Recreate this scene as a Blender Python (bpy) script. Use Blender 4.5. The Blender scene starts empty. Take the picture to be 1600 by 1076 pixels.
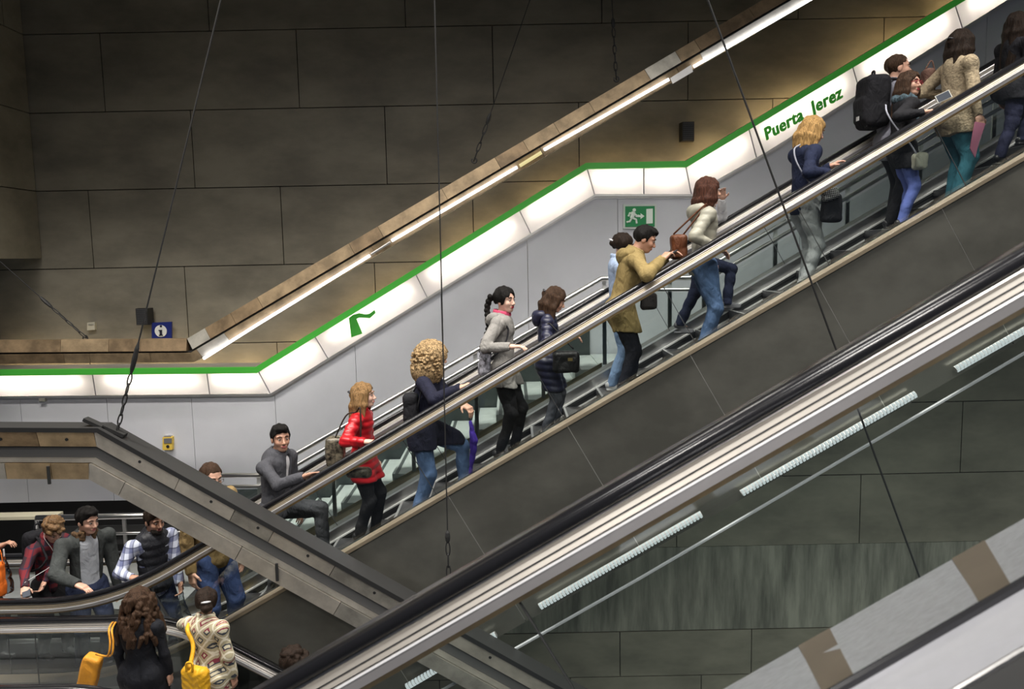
import bpy, math, random
import numpy as np
from mathutils import Vector, Matrix

# ------------------------------------------------------------------ camera
FPX = 1250.0
PITCH = math.radians(6.32)
ROLL = 0.02
ZC = 4.14
_cp, _sp, _ct, _st = math.cos(PITCH), math.sin(PITCH), math.cos(ROLL), math.sin(ROLL)
FW = Vector((0, _cp, -_sp))
_U0 = Vector((0, _sp, _cp)); _R0 = Vector((1, 0, 0))
RT = _R0 * _ct - _U0 * _st
UP = _U0 * _ct + _R0 * _st

def P(x, y, Y):
    """point on the vertical plane at depth Y that stands at this place of the photo"""
    d = FW + RT * ((x - 800) / FPX) + UP * ((538 - y) / FPX)
    t = Y / d.y
    return Vector((d.x * t, Y, ZC + d.z * t))

scene = bpy.context.scene
col = scene.collection
cam_data = bpy.data.cameras.new('camera')
cam = bpy.data.objects.new('camera', cam_data)
col.objects.link(cam)
cam.matrix_world = Matrix((
    (RT.x, UP.x, -FW.x, 0), (RT.y, UP.y, -FW.y, 0), (RT.z, UP.z, -FW.z, ZC), (0, 0, 0, 1)))
cam_data.sensor_width = 36
cam_data.lens = 36 * FPX / 1600
cam_data.clip_start = 0.05
cam_data.dof.use_dof = True
cam_data.dof.focus_distance = 8.2
cam_data.dof.aperture_fstop = 5.6
scene.camera = cam

# ------------------------------------------------------------------ world, lights, exposure
w = bpy.data.worlds.new('world'); scene.world = w; w.use_nodes = True
w.node_tree.nodes['Background'].inputs[0].default_value = (0.55, 0.6, 0.7, 1)
w.node_tree.nodes['Background'].inputs[1].default_value = 0.10
scene.view_settings.view_transform = 'Standard'
scene.view_settings.look = 'None'
scene.view_settings.gamma = 1
scene.view_settings.exposure = -0.18

def area(name, loc, sx, sy, power, color, rot=(0, 0, 0), spread=130):
    l = bpy.data.lights.new(name, 'AREA'); l.shape = 'RECTANGLE'; l.size = sx; l.size_y = sy
    l.energy = power; l.color = color; l.spread = math.radians(spread)
    o = bpy.data.objects.new(name, l); o.location = loc; o.rotation_euler = rot
    col.objects.link(o); return o
for i, (x, y, pw) in enumerate(((-5.4, 6.2, 290), (-1.6, 6.4, 195), (1.8, 6.2, 165), (5.2, 5.8, 150))):
    area('ceiling_fill_light', (x, y, 9.2), 2.4, 0.5, pw, (1, 0.95, 0.88), (math.radians(1), 0, 0), 94)  # unseen lights overhead, added to supplement the light box
for i, (x, y, pw) in enumerate(((-3.5, 1.6, 130), (1.0, 1.0, 130), (4.5, 1.8, 110))):
    area('ceiling_fill_light', (x, y, 9.2), 2.4, 0.5, pw, (1, 0.97, 0.93), (math.radians(8), 0, 0), 140)  # unseen lights added above the camera to brighten the near rail

def aim(o, t):
    o.rotation_euler = (Vector(t) - o.location).to_track_quat('-Z', 'Y').to_euler()
aim(area('hall_fill_light', (-2.5, -2.5, 8.4), 2.4, .6, 75, (1, .95, .90), spread=80), (-.8, 3.2, 2.6))  # unseen front fill added behind the camera
aim(area('hall_fill_light', (2.5, -2.5, 8.4), 2.4, .6, 75, (1, .95, .90), spread=80), (1.0, 3.2, 2.8))  # second added front fill, also unseen
aim(area('hall_fill_light', (6.8, 4.5, 1.2), 1.6, .5, 46, (.90, 1, .92)), (4.6, 11, -2.2))  # unseen fill added off to the right for the lower wall
aim(area('lower_fill_light', (1.5, 5.4, -2.6), 2.2, .5, 24, (.88, 1, .90)), (2.4, 11, -.9))  # unseen fills added below the view to brighten the lower wall
aim(area('lower_fill_light', (4.8, 5.0, -2.6), 2.0, .5, 18, (.88, 1, .90)), (4.6, 11, -.9))
# ------------------------------------------------------------------ materials
def lin(c):
    if isinstance(c, str):
        c = tuple(int(c[i:i + 2], 16) / 255 for i in (0, 2, 4))
        c = tuple(v / 12.92 if v <= .04045 else ((v + .055) / 1.055) ** 2.4 for v in c)
    return (c[0], c[1], c[2], 1)

_m = {}
def mat(name, c, rough=.6, metal=0, noise=0, ns=6, bump=0, stretch=None, bs=None, sheen=0, spec=.5):
    if name in _m: return _m[name]
    m = bpy.data.materials.new(name); m.use_nodes = True; _m[name] = m
    nt = m.node_tree; b = nt.nodes['Principled BSDF']
    b.inputs['Base Color'].default_value = lin(c)
    b.inputs['Roughness'].default_value = rough
    b.inputs['Metallic'].default_value = metal
    b.inputs['Specular IOR Level'].default_value = spec
    if sheen: b.inputs['Sheen Weight'].default_value = sheen
    if noise or bump:
        tc = nt.nodes.new('ShaderNodeTexCoord'); mp = nt.nodes.new('ShaderNodeMapping')
        if stretch: mp.inputs['Scale'].default_value = stretch
        nt.links.new(tc.outputs['Object'], mp.inputs[0])
        n = nt.nodes.new('ShaderNodeTexNoise'); n.inputs['Scale'].default_value = ns
        n.inputs['Detail'].default_value = 6; n.inputs['Roughness'].default_value = .62
        nt.links.new(mp.outputs[0], n.inputs[0])
        if noise:
            mx = nt.nodes.new('ShaderNodeMix'); mx.data_type = 'RGBA'
            cc = lin(c)
            mx.inputs[6].default_value = tuple(v * (1 - noise) for v in cc[:3]) + (1,)
            mx.inputs[7].default_value = tuple(min(1, v * (1 + noise)) for v in cc[:3]) + (1,)
            r = nt.nodes.new('ShaderNodeMapRange'); r.inputs[1].default_value = .35; r.inputs[2].default_value = .65
            nt.links.new(n.outputs[0], r.inputs[0]); nt.links.new(r.outputs[0], mx.inputs[0])
            nt.links.new(mx.outputs[2], b.inputs['Base Color'])
        if bump:
            n2 = n
            if bs:
                n2 = nt.nodes.new('ShaderNodeTexNoise'); n2.inputs['Scale'].default_value = bs; n2.inputs['Detail'].default_value = 4
                nt.links.new(mp.outputs[0], n2.inputs[0])
            bp = nt.nodes.new('ShaderNodeBump'); bp.inputs['Strength'].default_value = bump; bp.inputs['Distance'].default_value = .01
            nt.links.new(n2.outputs[0], bp.inputs['Height']); nt.links.new(bp.outputs[0], b.inputs['Normal'])
    return m

def emis(name, c, s):
    if name in _m: return _m[name]
    m = bpy.data.materials.new(name); m.use_nodes = True; _m[name] = m
    b = m.node_tree.nodes['Principled BSDF']
    b.inputs['Base Color'].default_value = (0, 0, 0, 1)
    b.inputs['Emission Color'].default_value = lin(c); b.inputs['Emission Strength'].default_value = s
    return m

def glassmat(name, tint, refl=1.0):
    if name in _m: return _m[name]
    m = bpy.data.materials.new(name); m.use_nodes = True; _m[name] = m
    nt = m.node_tree; nt.nodes.clear()
    o = nt.nodes.new('ShaderNodeOutputMaterial'); t = nt.nodes.new('ShaderNodeBsdfTransparent'); g = nt.nodes.new('ShaderNodeBsdfGlossy')
    t.inputs[0].default_value = lin(tint); g.inputs['Roughness'].default_value = .03
    g.inputs[0].default_value = (.9, .95, 1, 1)
    fr = nt.nodes.new('ShaderNodeFresnel'); fr.inputs[0].default_value = 1.45
    mu = nt.nodes.new('ShaderNodeMath'); mu.operation = 'MULTIPLY'; mu.inputs[1].default_value = refl
    mx = nt.nodes.new('ShaderNodeMixShader')
    nt.links.new(fr.outputs[0], mu.inputs[0]); nt.links.new(mu.outputs[0], mx.inputs[0])
    nt.links.new(t.outputs[0], mx.inputs[1]); nt.links.new(g.outputs[0], mx.inputs[2]); nt.links.new(mx.outputs[0], o.inputs[0])
    return m

def math_node(nt, op, a, b=None):
    n = nt.nodes.new('ShaderNodeMath'); n.operation = op
    for i, v in enumerate((a, b)):
        if v is None: continue
        if isinstance(v, (int, float)): n.inputs[i].default_value = v
        else: nt.links.new(v, n.inputs[i])
    return n.outputs[0]

def plaid(name, base, c1, c2, sc=11, hor=None):
    """woven check: bands of c1 and thin lines of c2 across the base"""
    if name in _m: return _m[name]
    m = bpy.data.materials.new(name); m.use_nodes = True; _m[name] = m
    nt = m.node_tree; b = nt.nodes['Principled BSDF']; b.inputs['Roughness'].default_value = .85
    tc = nt.nodes.new('ShaderNodeTexCoord'); sp = nt.nodes.new('ShaderNodeSeparateXYZ'); nt.links.new(tc.outputs['Object'], sp.inputs[0])
    u = math_node(nt, 'MULTIPLY', math_node(nt, 'ADD', sp.outputs[0], math_node(nt, 'MULTIPLY', sp.outputs[1], .9)), sc)
    v = math_node(nt, 'MULTIPLY', math_node(nt, 'ADD', sp.outputs[2], math_node(nt, 'MULTIPLY', sp.outputs[0], .15)), sc)
    cur = None
    def band(x, ph, wd):
        fr = math_node(nt, 'FRACT', math_node(nt, 'ADD', x, ph)); return math_node(nt, 'LESS_THAN', fr, wd)
    def mix(fac, a, bb, amt):
        mx = nt.nodes.new('ShaderNodeMix'); mx.data_type = 'RGBA'
        nt.links.new(math_node(nt, 'MULTIPLY', fac, amt), mx.inputs[0])
        if isinstance(a, tuple): mx.inputs[6].default_value = a
        else: nt.links.new(a, mx.inputs[6])
        mx.inputs[7].default_value = bb
        return mx.outputs[2]
    c = mix(band(u, 0, .45), lin(base), lin(c1), .55)
    c = mix(band(v, 0, .45), c, lin(c1), .55)
    c = mix(band(u, .6, .1), c, lin(c2), .7)
    c = mix(band(v, .6, .1), c, lin(c2), .7)
    nt.links.new(c, b.inputs['Base Color'])
    return m

def sweater_mat():
    m = bpy.data.materials.new('patterned_knit'); m.use_nodes = True
    nt = m.node_tree; b = nt.nodes['Principled BSDF']; b.inputs['Roughness'].default_value = .95
    tc = nt.nodes.new('ShaderNodeTexCoord'); sp = nt.nodes.new('ShaderNodeSeparateXYZ'); nt.links.new(tc.outputs['Object'], sp.inputs[0])
    u = math_node(nt, 'MULTIPLY', math_node(nt, 'ADD', sp.outputs[1], math_node(nt, 'MULTIPLY', sp.outputs[0], .6)), 10.5)
    v = math_node(nt, 'MULTIPLY', sp.outputs[2], 7.0)
    A = math_node(nt, 'ABSOLUTE', math_node(nt, 'SUBTRACT', math_node(nt, 'FRACT', math_node(nt, 'ADD', u, v)), .5))
    B = math_node(nt, 'ABSOLUTE', math_node(nt, 'SUBTRACT', math_node(nt, 'FRACT', math_node(nt, 'SUBTRACT', u, v)), .5))
    mxx = math_node(nt, 'MAXIMUM', A, B)
    nz = nt.nodes.new('ShaderNodeTexNoise'); nz.inputs['Scale'].default_value = 45; nt.links.new(tc.outputs['Object'], nz.inputs[0])
    mj = math_node(nt, 'ADD', mxx, math_node(nt, 'MULTIPLY', math_node(nt, 'SUBTRACT', nz.outputs[0], .5), .12))
    inner = math_node(nt, 'LESS_THAN', mj, .24)
    core = math_node(nt, 'LESS_THAN', mj, .12)
    line = math_node(nt, 'GREATER_THAN', mj, .43)
    rowb = math_node(nt, 'LESS_THAN', math_node(nt, 'FRACT', math_node(nt, 'MULTIPLY', v, .5)), .42)
    def mix(fac, a, bb):
        x = nt.nodes.new('ShaderNodeMix'); x.data_type = 'RGBA'; nt.links.new(fac, x.inputs[0])
        if isinstance(a, tuple): x.inputs[6].default_value = a
        else: nt.links.new(a, x.inputs[6])
        if isinstance(bb, tuple): x.inputs[7].default_value = bb
        else: nt.links.new(bb, x.inputs[7])
        return x.outputs[2]
    diam = mix(rowb, lin('3c4048'), lin('7c3442'))
    c = mix(inner, lin('aaa083'), diam)
    c = mix(core, c, lin('c0b89e'))
    c = mix(line, c, lin('d6cfbb'))
    nt.links.new(c, b.inputs['Base Color'])
    return m

def diffuser_mat():
    m = bpy.data.materials.new('opal_diffuser'); m.use_nodes = True
    nt = m.node_tree; nt.nodes.clear()
    o = nt.nodes.new('ShaderNodeOutputMaterial'); t = nt.nodes.new('ShaderNodeBsdfTranslucent'); d = nt.nodes.new('ShaderNodeBsdfDiffuse')
    t.inputs[0].default_value = (.93, .9, .93, 1); d.inputs[0].default_value = (.50, .48, .56, 1)
    mx = nt.nodes.new('ShaderNodeMixShader'); mx.inputs[0].default_value = .5
    nt.links.new(t.outputs[0], mx.inputs[1]); nt.links.new(d.outputs[0], mx.inputs[2]); nt.links.new(mx.outputs[0], o.inputs[0])
    return m

# ------------------------------------------------------------------ object helpers
def mesh_obj(name, V, Fc, m, parent=None, smooth=False, mats=None, mi=None):
    me = bpy.data.meshes.new(name)
    me.from_pydata([tuple(v) for v in V], [], [tuple(f) for f in Fc])
    if mats:
        for x in mats: me.materials.append(x)
        if mi: me.polygons.foreach_set('material_index', mi)
    elif m: me.materials.append(m)
    if smooth: me.polygons.foreach_set('use_smooth', [True] * len(me.polygons))
    me.update()
    o = bpy.data.objects.new(name, me); col.objects.link(o)
    if parent is not None:
        o.parent = parent
        top = parent
        if not parent.get('localframe'):
            off = Vector((0, 0, 0)); q = parent
            while q is not None:
                off += q.location; q = q.parent
            o.location = -off
    return o

def thing(name, label, cat, loc=(0, 0, 0), rz=0, group=None, local=False):
    o = bpy.data.objects.new(name, None); o.empty_display_size = .1
    o.location = loc; o.rotation_euler = (0, 0, rz); col.objects.link(o)
    o['label'] = label; o['category'] = cat
    if group: o['group'] = group
    if local: o['localframe'] = 1
    return o

def tag(o, label, cat, group=None):
    o['label'] = label; o['category'] = cat
    if group: o['group'] = group
    return o

def struct(o):
    o['kind'] = 'structure'; return o

class MB:
    def __init__(s): s.V = []; s.F = []
    def add(s, V, Fc):
        n = len(s.V); s.V += [Vector(v) for v in V]; s.F += [tuple(i + n for i in f) for f in Fc]; return s
    def box(s, c, h, M3=None):
        c = Vector(c)
        vs = []
        for x in (-1, 1):
            for y in (-1, 1):
                for z in (-1, 1):
                    v = Vector((x * h[0], y * h[1], z * h[2]))
                    if M3: v = M3 @ v
                    vs.append(c + v)
        return s.add(vs, [(0, 1, 3, 2), (4, 6, 7, 5), (0, 4, 5, 1), (2, 3, 7, 6), (0, 2, 6, 4), (1, 5, 7, 3)])
    def hexa(s, p):  # 4 front points, 4 back points
        return s.add(p, [(0, 1, 2, 3), (7, 6, 5, 4), (0, 4, 5, 1), (1, 5, 6, 2), (2, 6, 7, 3), (3, 7, 4, 0)])
    def prism(s, poly, vec):
        n = len(poly); vec = Vector(vec); a = [Vector(p) for p in poly]
        return s.add(a + [p + vec for p in a], [tuple(range(n)), tuple(reversed(range(n, 2 * n)))] + [(i, i + n, (i + 1) % n + n, (i + 1) % n) for i in range(n)])
    def tube(s, pts, r, n=8, closed=False, cap=True):
        pts = [Vector(p) for p in pts]; m = len(pts)
        rs = r if isinstance(r, (list, tuple)) else [r] * m
        base = len(s.V); up = None
        for i, p in enumerate(pts):
            a = pts[i - 1] if (i or closed) else p; b = pts[(i + 1) % m] if (i < m - 1 or closed) else p
            t = (b - a).normalized()
            if up is None:
                up = Vector((0, 0, 1)) if abs(t.z) < .9 else Vector((0, 1, 0))
            up = (up - t * up.dot(t)).normalized(); sd = t.cross(up)
            for k in range(n):
                an = 2 * math.pi * k / n
                s.V.append(p + (up * math.cos(an) + sd * math.sin(an)) * rs[i])
        rng = m if closed else m - 1
        for i in range(rng):
            j = (i + 1) % m
            for k in range(n):
                l = (k + 1) % n
                s.F.append((base + i * n + k, base + i * n + l, base + j * n + l, base + j * n + k))
        if cap and not closed:
            s.F.append(tuple(base + k for k in reversed(range(n)))); s.F.append(tuple(base + (m - 1) * n + k for k in range(n)))
        return s
    def sweep(s, path, sec, closed=True):
        """section (n, y) offsets carried along a path lying in an XZ plane, mitred at bends"""
        path = [Vector(p) for p in path]; m = len(path); k = len(sec); base = len(s.V)
        for i, p in enumerate(path):
            d1 = (path[i] - path[i - 1]).normalized() if i else None
            d2 = (path[i + 1] - path[i]).normalized() if i < m - 1 else None
            if d1 is None: d1 = d2
            if d2 is None: d2 = d1
            t = (d1 + d2).normalized()
            nn = Vector((-t.z, 0, t.x)); 
            if nn.z < 0: nn = -nn
            sc = 1 / max(.5, t.dot(d1))
            for (a, b) in sec: s.V.append(p + nn * a * sc + Vector((0, b, 0)))
        for i in range(m - 1):
            for j in range(k if closed else k - 1):
                l = (j + 1) % k
                s.F.append((base + i * k + j, base + i * k + l, base + (i + 1) * k + l, base + (i + 1) * k + j))
        if closed:
            s.F.append(tuple(base + j for j in reversed(range(k)))); s.F.append(tuple(base + (m - 1) * k + j for j in range(k)))
        return s
    def obj(s, name, m, parent=None, smooth=False):
        return mesh_obj(name, s.V, s.F, m, parent, smooth)

def rect(n0, n1, y0, y1): return [(n0, y0), (n0, y1), (n1, y1), (n1, y0)]

def bez(p0, p1, p2, n=10):
    return [p0 * (1 - t) ** 2 + p1 * 2 * t * (1 - t) + p2 * t * t for t in [i / n for i in range(n + 1)]]

def shift(path, dy=0, dn=0):
    """copy of a path moved in depth"""
    return [p + Vector((0, dy, 0)) for p in path]

def along(path, a, b):
    """part of a polyline between arc lengths a and b"""
    out = []; s = 0
    for i in range(len(path) - 1):
        d = (path[i + 1] - path[i]).length
        for tt in ((a - s) / d, (b - s) / d):
            pass
        if s + d > a and s < b:
            t0 = max(0, (a - s) / d); t1 = min(1, (b - s) / d)
            q0 = path[i].lerp(path[i + 1], t0); q1 = path[i].lerp(path[i + 1], t1)
            if not out: out.append(q0)
            out.append(q1)
        s += d
    return out

def plen(path): return sum((path[i + 1] - path[i]).length for i in range(len(path) - 1))

def zat(path, x):
    for i in range(len(path) - 1):
        a, b = path[i], path[i + 1]
        if a.x <= x <= b.x: return a.z + (b.z - a.z) * (x - a.x) / (b.x - a.x)
    a, b = (path[0], path[1]) if x < path[0].x else (path[-2], path[-1])
    return a.z + (b.z - a.z) * (x - a.x) / (b.x - a.x)

# ------------------------------------------------------------------ implicit surfaces -> mesh
def _np(v): return np.array([v[0], v[1], v[2]], dtype=np.float32)

class RC:      # tapered capsule, optionally flattened along one axis, optionally quilted
    def __init__(s, a, b, ra, rb, flat=None, puff=None):
        s.a, s.b, s.ra, s.rb, s.flat, s.puff = _np(a), _np(b), ra, rb, flat, puff
        if flat: s.n = _np(Vector(flat[0]).normalized()); s.s = flat[1]
        R = max(ra, rb) * (max(1, s.s) if flat else 1) + (.02 if puff else 0)
        s.lo = np.minimum(s.a, s.b) - R; s.hi = np.maximum(s.a, s.b) + R
    def d(s, X, Y, Z):
        px, py, pz = X - s.a[0], Y - s.a[1], Z - s.a[2]; ba = s.b - s.a
        if s.flat:
            q = (px * s.n[0] + py * s.n[1] + pz * s.n[2]) * (1 / s.s - 1)
            px = px + q * s.n[0]; py = py + q * s.n[1]; pz = pz + q * s.n[2]
            q2 = float(ba @ s.n) * (1 / s.s - 1); ba = ba + q2 * s.n
        L2 = float(ba @ ba) + 1e-9
        t = np.clip((px * ba[0] + py * ba[1] + pz * ba[2]) / L2, 0, 1)
        dd = np.sqrt((px - t * ba[0]) ** 2 + (py - t * ba[1]) ** 2 + (pz - t * ba[2]) ** 2) - (s.ra + (s.rb - s.ra) * t)
        if s.puff: dd = dd - s.puff[0] * np.abs(np.sin(np.pi * t * math.sqrt(L2) / s.puff[1]))
        return dd

class EL:
    def __init__(s, c, r, M3=None):
        s.c = _np(c); s.r = r; s.M = np.array(M3 if M3 else Matrix.Identity(3), dtype=np.float32)
        e = np.abs(s.M) @ np.array(r, dtype=np.float32); s.lo = s.c - e; s.hi = s.c + e
    def d(s, X, Y, Z):
        px, py, pz = X - s.c[0], Y - s.c[1], Z - s.c[2]; M = s.M; r = s.r
        u = (px * M[0, 0] + py * M[1, 0] + pz * M[2, 0]); v = (px * M[0, 1] + py * M[1, 1] + pz * M[2, 1]); w_ = (px * M[0, 2] + py * M[1, 2] + pz * M[2, 2])
        k0 = np.sqrt((u / r[0]) ** 2 + (v / r[1]) ** 2 + (w_ / r[2]) ** 2) + 1e-6
        k1 = np.sqrt((u / r[0] ** 2) ** 2 + (v / r[1] ** 2) ** 2 + (w_ / r[2] ** 2) ** 2) + 1e-6
        return k0 * (k0 - 1) / k1

class BX:      # rounded box
    def __init__(s, c, h, M3=None, rd=.02):
        s.c = _np(c); s.h = h; s.rd = rd; s.M = np.array(M3 if M3 else Matrix.Identity(3), dtype=np.float32)
        e = np.abs(s.M) @ np.array(h, dtype=np.float32); s.lo = s.c - e; s.hi = s.c + e
    def d(s, X, Y, Z):
        px, py, pz = X - s.c[0], Y - s.c[1], Z - s.c[2]; M = s.M; h = s.h; r = s.rd
        u = np.abs(px * M[0, 0] + py * M[1, 0] + pz * M[2, 0]) - h[0] + r; v = np.abs(px * M[0, 1] + py * M[1, 1] + pz * M[2, 1]) - h[1] + r
        q = np.abs(px * M[0, 2] + py * M[1, 2] + pz * M[2, 2]) - h[2] + r
        return np.sqrt(np.maximum(u, 0) ** 2 + np.maximum(v, 0) ** 2 + np.maximum(q, 0) ** 2) + np.minimum(np.maximum(u, np.maximum(v, q)), 0) - r

def smin(a, b, k):
    h = np.clip(.5 + .5 * (b - a) / k, 0, 1); return b + (a - b) * h - k * h * (1 - h)

class SDF:
    def __init__(s, h): s.h = h; s.ops = []
    def add(s, p, k=.02): s.ops.append(('a', p, k)); return s
    def sub(s, p, k=.01): s.ops.append(('s', p, k)); return s
    def cut(s, n, c): s.ops.append(('c', n, c)); return s      # removes where n.p > c
    def disp(s, f): s.ops.append(('d', f, 0)); return s
    def mesh(s):
        h = s.h; A = [o[1] for o in s.ops if o[0] == 'a']
        lo = np.min([p.lo for p in A], axis=0) - 4 * h - .015; hi = np.max([p.hi for p in A], axis=0) + 4 * h + .015
        n = np.ceil((hi - lo) / h).astype(int) + 1
        F = np.full(n, .2, dtype=np.float32)
        ax = [lo[i] + h * np.arange(n[i], dtype=np.float32) for i in range(3)]
        for kind, p, k in s.ops:
            if kind in 'as':
                mg = k + 3 * h
                i0 = np.clip(((p.lo - mg - lo) / h).astype(int), 0, n); i1 = np.clip(((p.hi + mg - lo) / h).astype(int) + 2, 0, n)
                if (i1 <= i0).any(): continue
                sl = tuple(slice(a, b) for a, b in zip(i0, i1))
                X = ax[0][sl[0]][:, None, None]; Y = ax[1][sl[1]][None, :, None]; Z = ax[2][sl[2]][None, None, :]
                d = p.d(X, Y, Z)
                if kind == 'a': F[sl] = smin(F[sl], d, max(k, 1e-4))
                else: F[sl] = -smin(-F[sl], d, max(k, 1e-4))
            else:
                X = ax[0][:, None, None]; Y = ax[1][None, :, None]; Z = ax[2][None, None, :]
                if kind == 'c': F = np.maximum(F, X * p[0] + Y * p[1] + Z * p[2] - k)
                else: F = F + p(X, Y, Z)
        return snet(F.astype(np.float32), lo, h)

def snet(F, lo, h):
    I = F < 0
    I[0] = I[-1] = False; I[:, 0] = I[:, -1] = False; I[:, :, 0] = I[:, :, -1] = False
    F = np.where(I, F, np.maximum(F, 1e-5))
    c = [(i, j, k) for i in (0, 1) for j in (0, 1) for k in (0, 1)]
    n = np.array(F.shape) - 1
    sl = lambda o: tuple(slice(o[a], o[a] + n[a]) for a in range(3))
    cnt = sum(I[sl(o)].astype(np.int8) for o in c)
    mask = (cnt > 0) & (cnt < 8)
    cells = np.argwhere(mask)
    if len(cells) == 0: return np.zeros((0, 3)), []
    idx = np.full(mask.shape, -1, dtype=np.int64); idx[mask] = np.arange(len(cells))
    vals = [F[cells[:, 0] + o[0], cells[:, 1] + o[1], cells[:, 2] + o[2]] for o in c]
    pos = np.zeros((len(cells), 3)); num = np.zeros(len(cells))
    for a in range(8):
        for b in range(a + 1, 8):
            df = [c[b][q] - c[a][q] for q in range(3)]
            if sum(abs(x) for x in df) != 1: continue
            va, vb = vals[a], vals[b]; cr = (va < 0) != (vb < 0)
            t = np.where(cr, va / np.where(np.abs(va - vb) < 1e-9, 1, va - vb), 0)
            for q in range(3): pos[:, q] += np.where(cr, c[a][q] + t * df[q], 0)
            num += cr
    pos = (pos / num[:, None] + cells) * h + lo
    Q = []
    for a in range(3):
        b, d = (a + 1) % 3, (a + 2) % 3
        s0 = [slice(None)] * 3; s1 = [slice(None)] * 3; s0[a] = slice(0, -1); s1[a] = slice(1, None)
        E0, E1 = I[tuple(s0)], I[tuple(s1)]
        e = np.argwhere(E0 != E1)
        e = e[(e[:, b] > 0) & (e[:, d] > 0) & (e[:, b] < n[b]) & (e[:, d] < n[d])]
        fl = E0[e[:, 0], e[:, 1], e[:, 2]]
        def g(db, dd):
            q = e.copy(); q[:, b] -= db; q[:, d] -= dd; return idx[q[:, 0], q[:, 1], q[:, 2]]
        q = np.stack([g(0, 0), g(1, 0), g(1, 1), g(0, 1)], 1)
        q[~fl] = q[~fl][:, ::-1]
        Q.append(q)
    return pos, np.concatenate(Q)

def sobj(name, parts, m, parent=None, relax=1):
    """one mesh object out of one or more implicit shapes"""
    Vs, Fs, off = [], [], 0
    for p in (parts if isinstance(parts, list) else [parts]):
        V, Q = p.mesh()
        if len(V) == 0: continue
        for _ in range(relax):      # one Laplacian pass takes the grid out of the surface
            acc = np.zeros_like(V); c = np.zeros(len(V))
            for i in range(4):
                np.add.at(acc, Q[:, i], V[Q[:, (i + 1) % 4]]); np.add.at(c, Q[:, i], 1)
            V = V * .5 + .5 * acc / np.maximum(c, 1)[:, None]
        Vs.append(V); Fs.append(Q + off); off += len(V)
    V = np.concatenate(Vs); Q = np.concatenate(Fs)
    me = bpy.data.meshes.new(name)
    me.vertices.add(len(V)); me.vertices.foreach_set('co', V.astype(np.float32).ravel())
    me.loops.add(Q.size); me.loops.foreach_set('vertex_index', Q.ravel().astype(np.int32))
    me.polygons.add(len(Q)); me.polygons.foreach_set('loop_start', np.arange(0, Q.size, 4, dtype=np.int32))
    me.polygons.foreach_set('loop_total', np.full(len(Q), 4, dtype=np.int32))
    me.update(calc_edges=True); me.validate()
    me.polygons.foreach_set('use_smooth', [True] * len(me.polygons))
    me.materials.append(m)
    o = bpy.data.objects.new(name, me); col.objects.link(o)
    if parent is not None: o.parent = parent
    return o

def folds(seed, amp=.004, sc=18, zst=1.0):
    r = random.Random(seed); W = [(r.uniform(-1, 1) * sc, r.uniform(-1, 1) * sc, r.uniform(-1, 1) * sc * zst, r.uniform(0, 6)) for _ in range(4)]
    def f(X, Y, Z):
        o = 0
        for i, (a, b, c, p) in enumerate(W):
            q = a * X + b * Y + c * Z + p + 1.5 * np.sin(7 * X + 5 * Z + 6 * Y + p)
            o = o + (np.sin(q) if i % 2 else 1.3 * (np.abs(np.sin(q * .8)) ** .6 * -2 + 1))
        return amp * .42 * o
    return f
# ------------------------------------------------------------------ shared materials
steel = mat('brushed_steel', (.62, .61, .60), .28, 1, noise=.12, ns=3, stretch=(.6, 8, 8))
steel_soft = mat('satin_aluminium', (.66, .65, .64), .42, .9, noise=.08, ns=4)
cream_al = mat('anodised_aluminium', (.36, .335, .30), .40, .35, noise=.06, ns=3, stretch=(.4, 4, 4))
grey_al = mat('grey_aluminium', (.56, .54, .54), .42, .5, noise=.06, ns=3)
bronze_edge = mat('bronze_edge', (.22, .155, .07), .5, .4, noise=.2, ns=6)
rubber = mat('handrail_rubber', (.012, .012, .014), .22)
dark = mat('dark_gap', (.01, .01, .011), .7)
clad = mat('dark_stainless', (.135, .133, .115), .30, .5, noise=.22, ns=1.3, stretch=(1, 1, 1.4))
clad_line = mat('cladding_seam', (.55, .54, .5), .4, .8)
bronze = mat('warm_lit_plate', (.36, .25, .14), .42, .55, noise=.3, ns=5, stretch=(1, 1, 2))  # warm light on the level beam end put into the plate colour
lit_bronze = mat('warm_lit_pale_bronze', (.52, .38, .22), .4, .55, noise=.25, ns=5)  # paler bronze, with the warm highlight painted into it
zinc = mat('zinc_plate', (.42, .40, .35), .45, .5, noise=.25, ns=5)
zinc2 = mat('pale_zinc_plate', (.56, .52, .45), .45, .5, noise=.2, ns=4)
black_metal = mat('black_metal', (.03, .03, .03), .5, .3)
wall_conc = mat('concrete_panel', (.215, .195, .153), .60, 0, noise=.26, ns=1.1, bump=.12, bs=60, stretch=(.8, 1, 1.7))
raw_conc = mat('raw_concrete', (.235, .225, .19), .85, 0, noise=.42, ns=1.5, bump=.4, bs=22, stretch=(4.0, 1, .5))
white_panel = mat('white_wall_panel', (.60, .605, .645), .42, 0, noise=.03, ns=2)
floor_m = mat('grey_stone_floor', (.42, .42, .43), .35, 0, noise=.12, ns=3)
tread_m = mat('pale_stone_tread', (.62, .65, .64), .5, 0, noise=.08, ns=6)
riser_m = mat('dark_riser', (.10, .11, .11), .5)
step_m = mat('escalator_step', (.10, .10, .105), .38, .7, noise=.15, ns=20)
yellow = mat('yellow_paint', (.75, .52, .08), .5)
glass = glassmat('balustrade_glass', (.955, .978, .970), 1.0)
glass_near = glassmat('near_balustrade_glass', (.93, .965, .95), .9)
green_m = mat('green_strip', (.06, .40, .045), .4)
for k_, v_ in (('Emission Color', (.06, .40, .045, 1)), ('Emission Strength', .22)): green_m.node_tree.nodes['Principled BSDF'].inputs[k_].default_value = v_   # backlit film
opal = diffuser_mat()

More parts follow.
